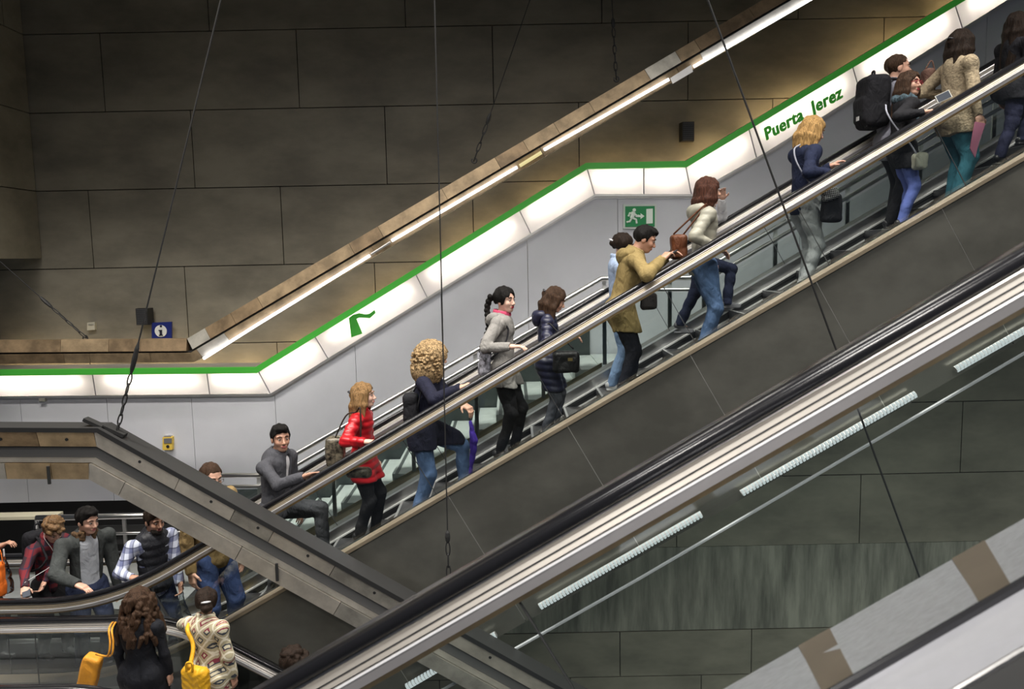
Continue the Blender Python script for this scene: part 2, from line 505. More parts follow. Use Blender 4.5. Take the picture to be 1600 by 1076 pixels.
# ------------------------------------------------------------------ setting
def wall_back():
    mb = MB(); back = MB()
    zs = [5.6, 4.07, 3.038, 2.022, .994, -.056, -1.12, -2.143, -3.16, -4.169]
    off = [0.2, -1.325, -2.78, -1.644, -.494, -1.86, -3.25, 6.28, 4.885]
    g = .006
    for r in range(9):
        z1, z0 = zs[r] + ZC, zs[r + 1] + ZC
        x = off[r] % 2.6 - 15.6
        while x < 13:
            mb.box((x + 1.3, 11.03, (z0 + z1) / 2), (1.3 - g, .03, (z1 - z0) / 2 - g)); x += 2.6
    for z1, z0, o in ((-5.412, -6.093, 3.372), (-6.093, -7.1, 2.65), (-7.1, -8.2, 3.4)):
        x = o % 1.9 - 15.2
        while x < 12:
            mb.box((x + .95, 11.03, ZC + (z0 + z1) / 2), (.95 - g, .03, (z1 - z0) / 2 - g)); x += 1.9
    mb.box((-1, 11.1, 1), (12.5, .02, 9), None)
    o = struct(mb.obj('wall_back', wall_conc))
    o2 = MB().box((-1, 11.045, ZC - 4.79), (12.5, .035, .618))
    struct(o2.obj('trim_1', raw_conc))
    # dark joints
    struct(MB().box((-1, 11.072, 1), (12.5, .004, 9)).obj('trim_2', dark))
wall_back()

def wall_left():
    X = P(66, 404, 11).x; zb = P(66, 404, 11).z
    mb = MB()
    for z0, z1, o in ((zb, ZC + .994, 2.6), (ZC + .994, ZC + 2.022, 1.55), (ZC + 2.022, ZC + 3.038, 3.2), (ZC + 3.038, ZC + 4.1, .4), (ZC + 4.1, 10.4, 1.4)):
        y = 10.99
        d = o
        while y > 3.5:
            mb.box((X - .15, y - d / 2, (z0 + z1) / 2), (.15, d / 2 - .006, (z1 - z0) / 2 - .006)); y -= d; d = 2.6
    struct(mb.obj('wall_left', wall_conc))
wall_left()

struct(MB().box((-1, 6, 10.5), (12.5, 8, .1)).obj('ceiling', mat('ceiling_concrete', (.12, .115, .105), .9)))
# side of the hall far right, lower floor
struct(MB().box((-1, 5, -9.1), (12.5, 7, .1)).obj('floor', floor_m))
# landing slab on the left (carries the foot of the escalators and stairs)
FLX = P(330, 700, 9).x
struct(MB().box((-7.4, 9.3, -.15), (3.3, 1.9, .15)).box((-8.4, 7.4, -.15), (2.3, 3.6, .148)).obj('floor_landing', floor_m))
struct(MB().box((-7.4, 10.98, .9), (3.3, .01, .9)).obj('trim_3', dark))

# light box paths, white wall
TOP = [P(x, y, 10.22) for x, y in ((-70, 577.8), (400, 573), (915, 255), (1070, 252), (1487, 2), (1700, -125))]
BOT = [P(x, y, 10.38) for x, y in ((-70, 622.5), (424, 618), (930, 307), (1081, 307), (1200, 240), (1720, -88))]
# stairs
Ys = 8.95
R0 = [P(300, 743, Ys), P(405, 742, Ys), P(940, 435, Ys), P(1078, 434, Ys), P(1640, 105, Ys)]
NOSE = [p - Vector((0, 0, .97)) for p in R0]

def white_wall():
    mb = MB(); sx = [-60, 20, 157, 291, 423, 553, 690, 826, 966, 1110, 1247, 1385, 1522, 1660]
    # corner points of the bottom path also split panels
    xs = sorted([P(s, 500, 10.4).x if s < 424 else None or P(s, 500, 10.4).x for s in sx])
    br = [BOT[i].x for i in range(1, 5)]
    for a, b in zip(xs, xs[1:]):
        pts = [a + .003] + [c for c in br if a + .01 < c < b - .01] + [b - .003]
        for c, d in zip(pts, pts[1:]):
            def zb(x): return 1.0 if x < -3.6 else max(.6, zat(NOSE, x) - .5)
            p = [Vector((c, 10.4, zb(c))), Vector((d, 10.4, zb(d))), Vector((d, 10.4, zat(BOT, d))), Vector((c, 10.4, zat(BOT, c)))]
            mb.hexa(p + [q + Vector((0, .12, 0)) for q in p])
    struct(mb.obj('wall_middle', white_panel))
white_wall()

# ------------------------------------------------------------------ illuminated fascia
def fascia():
    r = thing('illuminated_fascia', 'long backlit white light box with a green top edge, bending above the white wall', 'light box', (TOP[0].x, 10.3, BOT[0].z))
    MB().sweep(TOP, rect(.0, -.075, -.05, .03)).obj('green_edge', green_m, r)
    MB().sweep(TOP, rect(.0, -.02, .03, .42)).obj('lid', steel_soft, r)
    MB().sweep(BOT, rect(.0, .03, -.03, .02)).obj('bottom_trim', steel_soft, r)
    MB().sweep(BOT, rect(-.02, .0, .0, .2)).obj('base', steel_soft, r)
    bk = MB()
    T2 = [p + Vector((0, .33, 0)) for p in TOP]; B2 = [p + Vector((0, .17, 0)) for p in BOT]
    BB = [B2[0], B2[1], B2[2], B2[3], B2[5]]
    for i in range(len(T2) - 1):
        if i < 3: q = [B2[i], B2[i + 1]]
        elif i == 3: q = [B2[3], Vector((T2[4].x + .1, B2[3].y, zat(B2, T2[4].x + .1)))]
        else: q = [Vector((T2[4].x + .1, B2[3].y, zat(B2, T2[4].x + .1))), B2[5]]
        p = [T2[i], T2[i + 1], q[1], q[0]]
        bk.hexa(p + [v + Vector((0, .02, 0)) for v in p])
    bk.obj('back_plate', mat('white_reflector', (.85, .85, .85), .8), r)
    tj = [-70, 143, 322, 400, 488, 646, 808, 915, 1006, 1070, 1168, 1330, 1490, 1690]
    bj = [-70, 150, 328, 424, 514, 669, 831, 930, 1006, 1081, 1183, 1345, 1505, 1710]
    def onp(path, px, Y):
        # x of the photo column on that path
        lo, hi = path[0].x, path[-1].x
        for _ in range(40):
            m_ = (lo + hi) / 2; p = Vector((m_, Y, zat(path, m_))) - Vector((0, 0, ZC))
            u = 800 + FPX * p.dot(RT) / p.dot(FW)
            if u < px: lo = m_
            else: hi = m_
        return Vector((m_, path[0].y, zat(path, m_)))
    A = [onp(TOP, x, 10.22) for x in tj]; B = [onp(BOT, x, 10.38) for x in bj]
    tube = emis('tube_light', (1, .90, .74), 30)
    seam = mat('joint_grey', (.36, .35, .40), .6)
    for i in range(len(A) - 1):
        f = 8; V = []; Fc = []
        for k in range(f + 1):
            for j in range(f + 1):
                V.append(A[i].lerp(A[i + 1], k / f).lerp(B[i].lerp(B[i + 1], k / f), j / f) + Vector((0, .012, 0)))
        for k in range(f):
            for j in range(f): a = k * (f + 1) + j; Fc.append((a, a + 1, a + f + 2, a + f + 1))
        d = mesh_obj('diffuser_panel', V, Fc, opal, r)
        t0 = A[i].lerp(B[i], .34); t1 = A[i + 1].lerp(B[i + 1], .34)
        t0, t1 = t0.lerp(t1, .10), t1.lerp(t0, .10)
        mesh_obj('tube', MB().tube([t0 + Vector((0, .11, 0)), t1 + Vector((0, .11, 0))], .014, 8).V, MB().tube([t0, t1], .014, 8).F, tube, d)
        if 0 < i: MB().tube([A[i] + Vector((0, .0, 0)), B[i] + Vector((0, .0, 0))], .008, 4).obj('joint', seam, r)
    # lettering on the third rising panel from the upper bend
    def word(txt, p0, p1, size):
        c = bpy.data.curves.new('lettering', 'FONT'); c.body = txt; c.size = size; c.extrude = .004; c.offset = .003; c.shear = .12; c.space_character = 1.08
        o = bpy.data.objects.new('t', c); me = bpy.data.meshes.new_from_object(o)
        dx = (p1 - p0).normalized(); nn = Vector((0, -1, .0)); up = Vector((-dx.z, 0, dx.x))
        # lean back with the panel
        M4 = Matrix((( dx.x, up.x, 0, p0.x), (dx.y, up.y, -1, p0.y), (dx.z, up.z, 0, p0.z), (0, 0, 0, 1)))
        w0 = max(v.co.x for v in me.vertices); k = (p1 - p0).length / w0
        V = []; Fl = []
        for sx_, sy_, sz_ in ((0, 0, 0), (.007, .002, .0006), (-.007, -.002, -.0006), (.001, .005, .0003), (-.001, -.005, -.0003)):   # heavier strokes
            n0 = len(V)
            for v in me.vertices:
                q = M4 @ Vector((v.co.x * k + sx_, v.co.y + sy_, v.co.z)); q.y = p0.y + sz_ - v.co.z - .37 * (v.co.y + sy_)
                V.append(q)
            Fl += [tuple(i + n0 for i in p.vertices) for p in me.polygons]
        mesh_obj('lettering', V, Fl, green_m, r)
        bpy.data.meshes.remove(me); bpy.data.objects.remove(o)
    Y = 10.315
    word('Puerta', P(1197, 219, Y), P(1256, 186, Y), .205)
    word('Jerez', P(1270, 177.5, Y), P(1318, 151, Y), .205)
    # arrow shaped mark
    pts = [(549, 527), (545, 497), (551, 492), (561, 489), (571, 491), (577, 490), (585, 484), (587, 489), (578, 497), (562, 496), (557, 498), (566, 521)]
    def onpanel(x, y):
        yt = 573 - (x - 400) * .6175; yb = 618 - (x - 424) * .6146
        return P(x, y, 10.205 + .16 * (y - yt) / (yb - yt))
    mk = MB().prism([onpanel(x, y) for x, y in pts], (0, .008, 0))
    mk.obj('green_mark', green_m, r)
    # warm cove tubes between lid and concrete wall
    warm = emis('warm_tube', (1, .72, .34), 20)
    for i in range(len(A) - 1):
        a = A[i].lerp(A[i + 1], .1) + Vector((0, .58, -.05)); b = A[i].lerp(A[i + 1], .9) + Vector((0, .58, -.05))
        MB().tube([a, b], .012, 6).obj('cove_tube', warm, r)
fascia()

# ------------------------------------------------------------------ escalators
BELT = [(0, -.028), (0, .028), (-.010, .039), (-.028, .041), (-.038, .032), (-.038, -.032), (-.028, -.041), (-.010, -.039)]
profile_brown = mat('brown_profile', (.27, .225, .16), .4, .5, noise=.1, ns=4)
def balustrade(r, path, Y, seams, gl, inner=1, up_m=None):
    """inner = +1 when the step side lies at larger depth"""
    p = [Vector((q.x, Y, q.z)) for q in path]
    MB().sweep(p, BELT).obj('handrail', rubber, r, True)
    MB().sweep(p, [(-.038, -.022), (-.038, .022), (-.047, .026), (-.047, -.026)]).obj('handrail_guide', steel, r)
    b = MB().sweep(p, [(-.047, -.022), (-.047, .022), (-.054, .034), (-.078, .054), (-.078, -.054), (-.054, -.034)]).obj('upper_profile', up_m or cream_al, r)
    MB().sweep(p, rect(-.078, -.082, -.046, .046)).obj('groove', dark, b)
    MB().sweep(p, [(-.0635, -.0455), (-.0635, .0455), (-.0655, .047), (-.0655, -.047)]).obj('groove', dark, b)
    MB().sweep(p, [(-.082, -.0585), (-.082, .0585), (-.087, .0605), (-.087, -.0605)]).obj('bright_bead', mat('polished_bead', (.85, .85, .86), .3, .3), b)
    MB().sweep(p, [(-.082, -.056), (-.082, .056), (-.088, .057), (-.118, .050), (-.118, -.050), (-.088, -.057)]).obj('lower_profile', grey_al, r)
    MB().sweep(p, [(-.118, -.046), (-.118, .046), (-.140, .026), (-.140, -.026)]).obj('bottom_lip', bronze_edge, r)
    L = plen(p); s = [0] + [v for v in seams if 0 < v < L] + [L]
    for a, c in zip(s, s[1:]):
        q = along(p, a + .003, c - .003)
        o = MB().sweep(q, rect(-.125, -.75, -.006, .006)).obj('glass_pane', gl, r)
    for v in s[1:-1]:
        q = along(p, v - .0025, v + .0025)
        MB().sweep(q, rect(-.125, -.75, -.004, .004)).obj('pane_joint', mat('joint_dark', (.06, .06, .06), .5), r)
    return p

def arc(path, x):
    s = 0
    for a, b in zip(path, path[1:]):
        if a.x <= x <= b.x: return s + (b - a).length * (x - a.x) / (b.x - a.x)
        s += (b - a).length
    return s

# --- main rising escalator
K = .5677
def crail(x): return ZC - 2.359 + K * (x + 2.494)
LV = .972
C0 = Vector((-8.5, 0, LV)); 
CP = [C0] + bez(Vector((-4.55, 0, LV)), Vector((-3.919, 0, LV)), Vector((-3.3, 0, crail(-3.3))), 10) + [Vector((6.6, 0, crail(6.6)))]
CCOS = math.cos(math.atan(K))
q = P(1000, 871, 7.17); NB = (crail(q.x) - q.z) * CCOS
def cstep(x):
    """height of the tread under a person at x"""
    if x < ST[0][0]: return 0.0
    for a, b, z in ST:
        if a <= x < b: return z
    return ST[-1][2]
ST = []
x = -4.05; z = 0.0
i = 0
while x < 6.4:
    nz = max(0.0, crail(x) - LV - .0)
    ST.append((x, x + .2 / K, nz)); x += .2 / K
def escalator_main():
    r = thing('escalator', 'long rising escalator with glass balustrades and dark steel cladding, full of people', 'escalator', (-3.9, 7.95, 0))
    seam = [arc(CP, xx) for xx in (-7.5, -6.2, -4.9)] + [arc(CP, -3.55 + 1.22 * k) for k in range(9)]
    balustrade(r, CP, 7.35, seam, glass, up_m=profile_brown)
    balustrade(r, CP, 8.55, seam, glass)
    def sw(name, n0, n1, y0, y1, m, a=None, b=None, par=r):
        p = CP if a is None else along(CP, a, b)
        return MB().sweep(p, rect(n0, n1, y0, y1)).obj(name, m, par)
    sw('outer_deck', -.745, -.775, 7.17, 7.33, profile_brown)
    sw('inner_deck', -.755, -.79, 7.36, 7.44, mat('dark_deck', (.2, .2, .2), .35, .8))
    sw('skirt', -.79, -1.12, 7.43, 7.45, mat('skirt_dark', (.06, .06, .065), .3, .6))
    sw('skirt_brush', -.86, -.875, 7.45, 7.47, black_metal)
    sw('inner_deck', -.745, -.80, 8.44, 8.55, steel)
    sw('outer_deck', -.745, -.80, 8.56, 8.75, cream_al)
    sw('skirt', -.80, -1.12, 8.45, 8.47, steel_soft)
    sw('skirt_brush', -.865, -.885, 8.43, 8.45, black_metal)
    sw('skirt_line', -.845, -.86, 8.43, 8.45, mat('pale_skirt_line', (.75, .75, .74), .4, .2))
    sw('skirt_line', -.93, -.94, 8.43, 8.45, _m['pale_skirt_line'])
    sw('skirt_dark_band', -.885, -.925, 8.44, 8.452, black_metal)  # black band between the pale skirt lines
    # cladding panels with pale seams
    sx = [P(x_, y_, 7.17).x for x_, y_ in ((410, 940), (590, 840), (775, 730), (965, 618), (1160, 505), (1355, 392), (1547, 277))]
    s = [0, arc(CP, -6.3), arc(CP, -4.9)] + [arc(CP, v) + .32 for v in sx] + [plen(CP)]
    for a, b in zip(s, s[1:]):
        sw('cladding_panel', -.78, -NB, 7.19, 7.21, clad, a + .004, b - .004)
    sw('cladding_backing', -.78, -NB + .02, 7.193, 7.24, clad_line)
    sw('cladding_back', -.80, -NB, 8.66, 8.70, clad)
    sw('bottom_plate', -NB + .04, -NB, 7.25, 8.66, clad)
    # steps
    for (a, b, z) in ST:
        mb = MB().box(((a + b) / 2, 7.95, z - .03), ((b - a) / 2 - .002, .475, .03)).box((a + .02, 7.95, z - .12), (.012, .475, .09))
        o = mb.obj('step', step_m, r)
        MB().box((a + .012, 7.95, z + .001), (.012, .47, .0015)).obj('step_edge', yellow if z < .7 else steel_soft, o)
    MB().box((-6.3, 7.95, -.02), (2.24, .475, .02)).obj('comb_plate', steel_soft, r)
    # lamp reflections in the near glass built as glowing ribbed strips, thin line beneath
    refl_glow = emis('strip_reflection', (.86, .93, .95), .75)
    for (x0, y0, x1, y1) in ((635, 1072, 775, 990), (843, 947, 1096, 802), (1158, 770, 1430, 615), (1492, 577, 1690, 464)):
        a = P(x0, y0, 7.12); b = P(x1, y1, 7.12); d = (b - a); L = d.length; d.normalize()
        h = MB().tube([a, b], .030, 8).obj('strip_reflection', steel_soft, r)
        mb = MB(); n = int(L / .034); 
        for k in range(n):
            c = a + d * (L * (k + .5) / n) + Vector((0, -.012, .0))
            mb.tube([c - d * .010, c + d * .010], .033, 8)
        mb.obj('ribbed_glow', refl_glow, h)
    a = P(560, 1152, 7.15); b = P(1000, 903, 7.15); c = P(1680, 505, 7.15)
    MB().tube([a, b, c], .016, 6).obj('reflected_line', mat('grey_reflected_line', (.38, .39, .41), .45), r)  # rod added in place of a thin reflected line
escalator_main()

# --- escalator going down, bottom left
def drail(x): return .689 - .577 * (x + 2.666)
DP = [Vector((-8.5, 0, .945))] + bez(Vector((-3.5, 0, .945)), Vector((-3.11, 0, .945)), Vector((-2.75, 0, drail(-2.75))), 8) + [Vector((4.5, 0, drail(4.5)))]
def escalator_down():
    r = thing('escalator', 'descending escalator at the bottom left, its steel rail level and then dropping to the right', 'escalator', (-3.1, 6.4, 0))
    seam = [arc(DP, v) for v in (-7, -5.8, -4.42, -3.3, -2.0, -.7, .6, 1.9, 3.2)]
    balustrade(r, DP, 7.0, seam, glass)
    balustrade(r, DP, 5.8, seam, glass)
    def sw(name, n0, n1, y0, y1, m): return MB().sweep(DP, rect(n0, n1, y0, y1)).obj(name, m, r)
    sw('inner_deck', -.745, -.78, 6.9, 7.0, steel); sw('outer_deck', -.745, -.79, 7.01, 7.12, steel_soft)
    sw('inner_deck', -.745, -.78, 5.8, 5.9, steel); sw('outer_deck', -.745, -.79, 5.64, 5.79, cream_al)
    sw('skirt', -.78, -1.12, 6.89, 6.9, steel); sw('skirt', -.78, -1.12, 5.9, 5.91, steel)
    sw('cladding_panel', -.79, -2.0, 5.64, 5.66, clad); sw('cladding_panel', -.79, -2.0, 7.1, 7.12, clad)
    x = -3.3
    while x < 4.3:
        z = min(0, drail(x + .35) - .945)
        MB().box((x + .173, 6.4, z - .03), (.171, .475, .03)).obj('step', step_m, r); x += .2 / .577
    MB().box((-5.7, 6.4, -.02), (2.4, .475, .02)).obj('comb_plate', steel_soft, r)
escalator_down()

# --- near escalator, close to the camera
def brail(x): return P(600, 962, 2).z + .5713 * (x - P(600, 962, 2).x)
def escalator_near():
    r = thing('escalator', 'nearest escalator balustrade, a big black handrail and silver rail crossing the picture diagonally', 'escalator', (0, 2.0, brail(0) - 1))
    BP = [Vector((-2.2, 0, brail(-2.2))), Vector((3.2, 0, brail(3.2)))]
    s = [arc(BP, P(804, 940, 2).x + k * 1.5 - .06) for k in range(-1, 3)]
    balustrade(r, BP, 2.0, s, glass_near)
    MB().sweep(BP, rect(-.745, -.79, 1.93, 2.08)).obj('deck', steel_soft, r)
    MB().sweep(BP, rect(-.79, -1.8, 2.06, 2.08)).obj('cladding_panel', clad, r)
    # low strips nearer the camera: brushed deck with brown bands painted for reflections, black rail, pale side panel
def near_deck():
    r = thing('escalator_deck', 'brushed aluminium escalator deck with brown reflection bands, bottom right corner', 'escalator', P(1400, 1000, 1.4))
    A0, A1 = P(1060, 1116, 1.55), P(1700, 753, 1.55)
    B0, B1 = P(1180, 1144, 1.27), P(1720, 834, 1.27)
    C0_, C1_ = P(1200, 1150, 1.25), P(1720, 850, 1.25)
    D0, D1 = P(1250, 1226, 1.08), P(1760, 920, 1.08)
    bz = mat('brown_reflection', (.13, .108, .08), .5, .4, noise=.1)  # reflections across the deck laid on as brown colour
    al = mat('brushed_deck', (.60, .62, .66), .38, .85, noise=.1, ns=30, stretch=(.15, 3, 3))
    def slab(p, t, m, nm, par=r):
        return MB().hexa([Vector(v) for v in p] + [Vector(v) - Vector((0, 0, t)) for v in p]).obj(nm, m, par)
    dk = slab([A0, A1, B1, B0], .02, al, 'deck_plate')
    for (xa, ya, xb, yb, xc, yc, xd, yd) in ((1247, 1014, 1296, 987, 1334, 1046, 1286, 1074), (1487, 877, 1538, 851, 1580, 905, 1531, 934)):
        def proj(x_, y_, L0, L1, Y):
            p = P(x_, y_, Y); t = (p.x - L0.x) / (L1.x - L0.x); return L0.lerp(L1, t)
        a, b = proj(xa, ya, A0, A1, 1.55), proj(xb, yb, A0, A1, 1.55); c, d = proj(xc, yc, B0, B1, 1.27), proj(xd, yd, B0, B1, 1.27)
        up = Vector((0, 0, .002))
        slab([a + up, b + up, c + up, d + up], .004, bz, 'brown_reflection', dk)
    slab([B0 - Vector((0, 0, .012)), B1 - Vector((0, 0, .012)), C1_ - Vector((0, 0, .012)), C0_ - Vector((0, 0, .012))], .03, rubber, 'groove')
    MB().tube([(B0 + C0_) / 2, (B1 + C1_) / 2], .010, 8).obj('handrail', rubber, r)
    pl = mat('pale_deck', (.72, .73, .78), .4, .6, noise=.05)
    slab([C0_, C1_, D1, D0], .02, pl, 'side_panel')
    MB().tube([D0, D1], .006, 8).obj('bright_edge', steel, r)
    E0, E1 = P(1290, 1300, 1.0), P(1800, 1000, 1.0)
    slab([D0, D1, E1, E0], .02, black_metal, 'lower_panel')
escalator_near(); near_deck()

# ------------------------------------------------------------------ staircase behind
def staircase():
    r = thing('staircase', 'pale stone staircase between the rising escalator and the white wall', 'stairs', (NOSE[1].x, 9.7, NOSE[1].z))
    def flight(a, b, m_):
        n = round((b.z - a.z) / .17); dx = (b.x - a.x) / n; dz = (b.z - a.z) / n
        for i in range(n):
            x0 = a.x + dx * i; z1 = a.z + dz * (i + 1) - .06
            o = MB().box((x0 + dx / 2 + .01, 9.66, z1 - .025), (dx / 2 + .01, .66, .025)).box((x0 + .01, 9.66, z1 - .11), (.01, .655, .085)).obj('step', tread_m, r)
            MB().box((x0 + .05, 9.66, z1 + .001), (.02, .655, .002)).obj('grip_strip', riser_m, o)
        MB().hexa([Vector((a.x, 8.98, a.z + .02)), Vector((b.x, 8.98, b.z + .02)), Vector((b.x, 8.98, b.z - .32)), Vector((a.x, 8.98, a.z - .32)),
                   Vector((a.x, 9.0, a.z + .02)), Vector((b.x, 9.0, b.z + .02)), Vector((b.x, 9.0, b.z - .32)), Vector((a.x, 9.0, a.z - .32))]).obj('stringer', mat('tan_stringer', (.50, .43, .30), .45, .4), r)
    flight(NOSE[1], NOSE[2], 0)
    flight(NOSE[3], NOSE[4], 0)
    MB().box(((NOSE[2].x + NOSE[3].x) / 2, 9.66, NOSE[2].z - .10), ((NOSE[3].x - NOSE[2].x) / 2, .66, .05)).obj('landing', tread_m, r)
    MB().box(((NOSE[0].x + NOSE[1].x) / 2, 9.66, NOSE[0].z - .05), ((NOSE[1].x - NOSE[0].x) / 2, .66, .05)).obj('landing', tread_m, r)
staircase()
def dado():
    mb = MB(); a, b = NOSE[0], NOSE[2]
    q = [NOSE[0] + Vector((-.3, 0, 0)), NOSE[1], NOSE[2]]
    for c, d in zip(q, q[1:]):
        p = [Vector((c.x, 10.36, c.z - .2)), Vector((d.x, 10.36, d.z - .2)), Vector((d.x, 10.36, d.z + .40)), Vector((c.x, 10.36, c.z + .40))]
        mb.hexa(p + [v + Vector((0, .03, 0)) for v in p])
    struct(mb.obj('baseboard_middle', mat('dark_dado', (.045, .055, .055), .4)))
dado()

def railing():
    r = thing('railing', 'steel stair railing with glass infill rising behind the main escalator', 'railing', (NOSE[1].x, Ys, NOSE[1].z))
    MB().tube(R0, .028, 10).obj('top_rail', steel, r, True)
    lo = [p - Vector((0, 0, .13)) for p in R0]
    MB().tube(lo, .022, 10).obj('second_rail', steel, r, True)
    MB().sweep(R0, rect(-.16, -.86, -.005, .005)).obj('glass_infill', glass, r)
    for px in (318, 392, 511, 640, 742, 848, 945, 1047, 1100, 1210, 1320, 1430, 1540):
        X = (px - 800) / FPX * 9.0 ; X += 0
        z = zat(R0, X); MB().box((X, Ys + .02, z - .5), (.022, .012, .47)).obj('post', mat('post_steel', (.5, .51, .5), .4, .3), r)
railing()

def far_guard():
    r = thing('railing', 'short level steel guard rail behind the men at the bottom left', 'railing', P(57, 930, 9.6))
    a = P(57, 809, 9.6); b = P(330, 803, 9.6)
    MB().tube([a + Vector((0, 0, -.22)), a, b], .036, 10).obj('top_rail', steel, r, True)
    c = Vector((0, 0, .22)); MB().tube([a - c, b - c], .02, 8).obj('lower_rail', steel, r, True)
    for t in (0, .5, 1):
        q = a.lerp(b, t); MB().box((q.x, 9.6, q.z / 2 - .02), (.02, .015, q.z / 2)).obj('post', steel_soft, r)
    MB().box(((a.x + b.x) / 2, 9.62, .80), ((b.x - a.x) / 2, .008, .12)).obj('infill_panel', black_metal, r)
far_guard()
def sill():
    r = MB().box(P(20, 806, 10.1), (.6, .1, .02)).obj('trim_4', mat('pale_sill', (.6, .56, .42), .5)); struct(r)
sill()

# ------------------------------------------------------------------ hanging light beams
def beam_lower():
    r = thing('light_beam', 'heavy bent metal beam hanging across the foot of the main escalator', 'beam', P(155, 760, 6.95))
    T = [P(x, y, 6.86) for x, y in ((-60, 666.5), (155, 667.5), (519, 871), (1100, 1192))]
    T[3] = T[1] + (T[2] - T[1]) * 2.7
    L = plen(T)
    def sw(name, sec, m, a=0, b=L, par=r): return MB().sweep(along(T, a, b), sec).obj(name, m, par)
    sw('top_cover', [(0, -.03), (0, .22), (-.035, .22), (-.04, -.03)], black_metal)
    sw('core', rect(-.04, -.45, .12, .18), black_metal)
    sw('channel', rect(-.178, -.283, .06, .12), mat('channel_grey', (.09, .09, .09), .5))
    sw('lower_rail', rect(-.285, -.318, .015, .1), zinc2)
    def pl(px, py): 
        v = P(px, py, 6.86); 
        return arc(T, v.x)
    up = [0, pl(57, 667), pl(147, 667), pl(285, 740), pl(372, 790), pl(432, 822), pl(528, 876), pl(640, 936), L * .8, L]
    ms = [bronze, lit_bronze, zinc2, zinc2, zinc, zinc2, zinc, zinc2, zinc]  # first plates carry painted warm light, the sloping ones plain grey
    for a, b, m in zip(up, up[1:], ms):
        o = sw('upper_panel', [(-.042, -.012), (-.042, .12), (-.178, .12), (-.178, .03)], m, a + .003, b - .003)
        MB().tube([along(T, (a + b) / 2, b)[0] + Vector((0, -.0, -.11)), along(T, (a + b) / 2, b)[0] + Vector((0, .03, -.11))], .014, 8).obj('bolt', black_metal, o)
    lo = [0, pl(3, 667), pl(75, 667), pl(135, 667), pl(222, 705), pl(405, 808), pl(560, 890), L * .75, L]
    ms = [zinc2, lit_bronze, lit_bronze, zinc2, zinc2, zinc2, zinc, zinc2]
    for a, b, m in zip(lo, lo[1:], ms): sw('lower_panel', [(-.325, .0), (-.325, .12), (-.465, .12), (-.47, .02)], m, a + .003, b - .003)
    for px, py in ((75, 728), (432, 880)):
        v = P(px, py, 6.84); MB().tube([v, v - Vector((0, 0, .16))], .014, 6).obj('hook', black_metal, r)
    # brackets on top
    for px, py in ((150, 668), (180, 682), (700, 968)):
        v = P(px, py, 6.92); v.z = zat(T, v.x) + .02; MB().box(v, (.10, .04, .015), Matrix.Rotation(math.atan(.5), 3, 'Y')).obj('bracket', black_metal, r)
    return T
TL = beam_lower()

def beam_upper():
    r = thing('light_beam', 'long bronze hanging beam with white tube lamps rising in front of the concrete wall', 'beam', P(292, 560, 9.3))
    T = [P(x, y, 9.3) for x, y in ((-60, 532), (292, 529), (1200, -5))]
    T[2] = T[1] + (T[2] - T[1]) * 1.25
    L = plen(T)
    def sw(name, sec, m, a=0, b=L): return MB().sweep(along(T, a, b), sec).obj(name, m, r)
    sw('core', rect(-.01, -.26, .08, .14), black_metal)
    def pl(px, py): return arc(T, P(px, py, 9.3).x)
    up = [0, pl(95, 530), pl(170, 530), pl(220, 530), pl(292, 529), pl(320, 510), pl(360, 490), pl(402, 464), pl(545, 380), pl(590, 352), pl(690, 292), pl(773, 242), pl(817, 215), pl(865, 188), pl(920, 155), pl(1007, 108), pl(1055, 80), pl(1085, 62), pl(1170, 14), L]
    wb, wb2 = mat('weathered_bronze', (.235, .165, .095), .5, .4, noise=.35, ns=5), mat('light_weathered_bronze', (.32, .235, .14), .48, .4, noise=.3, ns=6)
    ms = [wb, wb2, wb, wb, zinc, wb, wb, wb2, wb, wb2, wb2, wb, wb2, wb2, wb2, zinc, wb2, wb, wb]
    for a, b, m in zip(up, up[1:], ms): sw('upper_panel', [(0, -.0), (0, .08), (-.145, .08), (-.14, -.03)], m, a + .002, b - .002)
    sw('rail', rect(-.145, -.16, -.0, .08), dark)
    lo = [0, pl(100, 530), pl(140, 530), pl(235, 530), pl(297, 526), pl(340, 500), pl(570, 368), pl(640, 325), pl(832, 210), pl(1045, 88), pl(1082, 64), L]
    ms = [wb, wb2, wb2, wb2, zinc2, wb2, wb2, wb2, wb2, wb2, zinc2, wb]
    for a, b, m in zip(lo, lo[1:], ms): sw('lower_panel', [(-.165, -.04), (-.165, .08), (-.275, .08), (-.275, -.01)], m, a + .002, b - .002)
    tb = emis('white_tube', (.93, .95, 1), 6)
    sg = [((318, 560), (402, 507)), ((402, 507), (578, 399)), ((612, 376), (808, 261)), ((850, 234), (1045, 124)), ((1084, 104), (1275, -6)), ((1290, -15), (1500, -140))]
    for a, b in sg:
        MB().tube([P(*a, 9.235), P(*b, 9.235)], .016, 8).obj('tube_lamp', tb, r)
    MB().tube([P(812, 259, 9.235), P(846, 238, 9.235)], .02, 8).obj('tube_lamp', emis('dim_tube', (1, .85, .4), .9), r)
    MB().tube([P(580, 397, 9.235), P(610, 378, 9.235)], .014, 8).obj('lamp_holder', steel_soft, r)
    MB().hexa([P(x, y, 9.22) for x, y in ((1047, 122), (1080, 101), (1083, 112), (1051, 131))] + [P(x, y, 9.3) for x, y in ((1047, 122), (1080, 101), (1083, 112), (1051, 131))]).obj('lamp_holder', steel_soft, r)
    return T
TU = beam_upper()

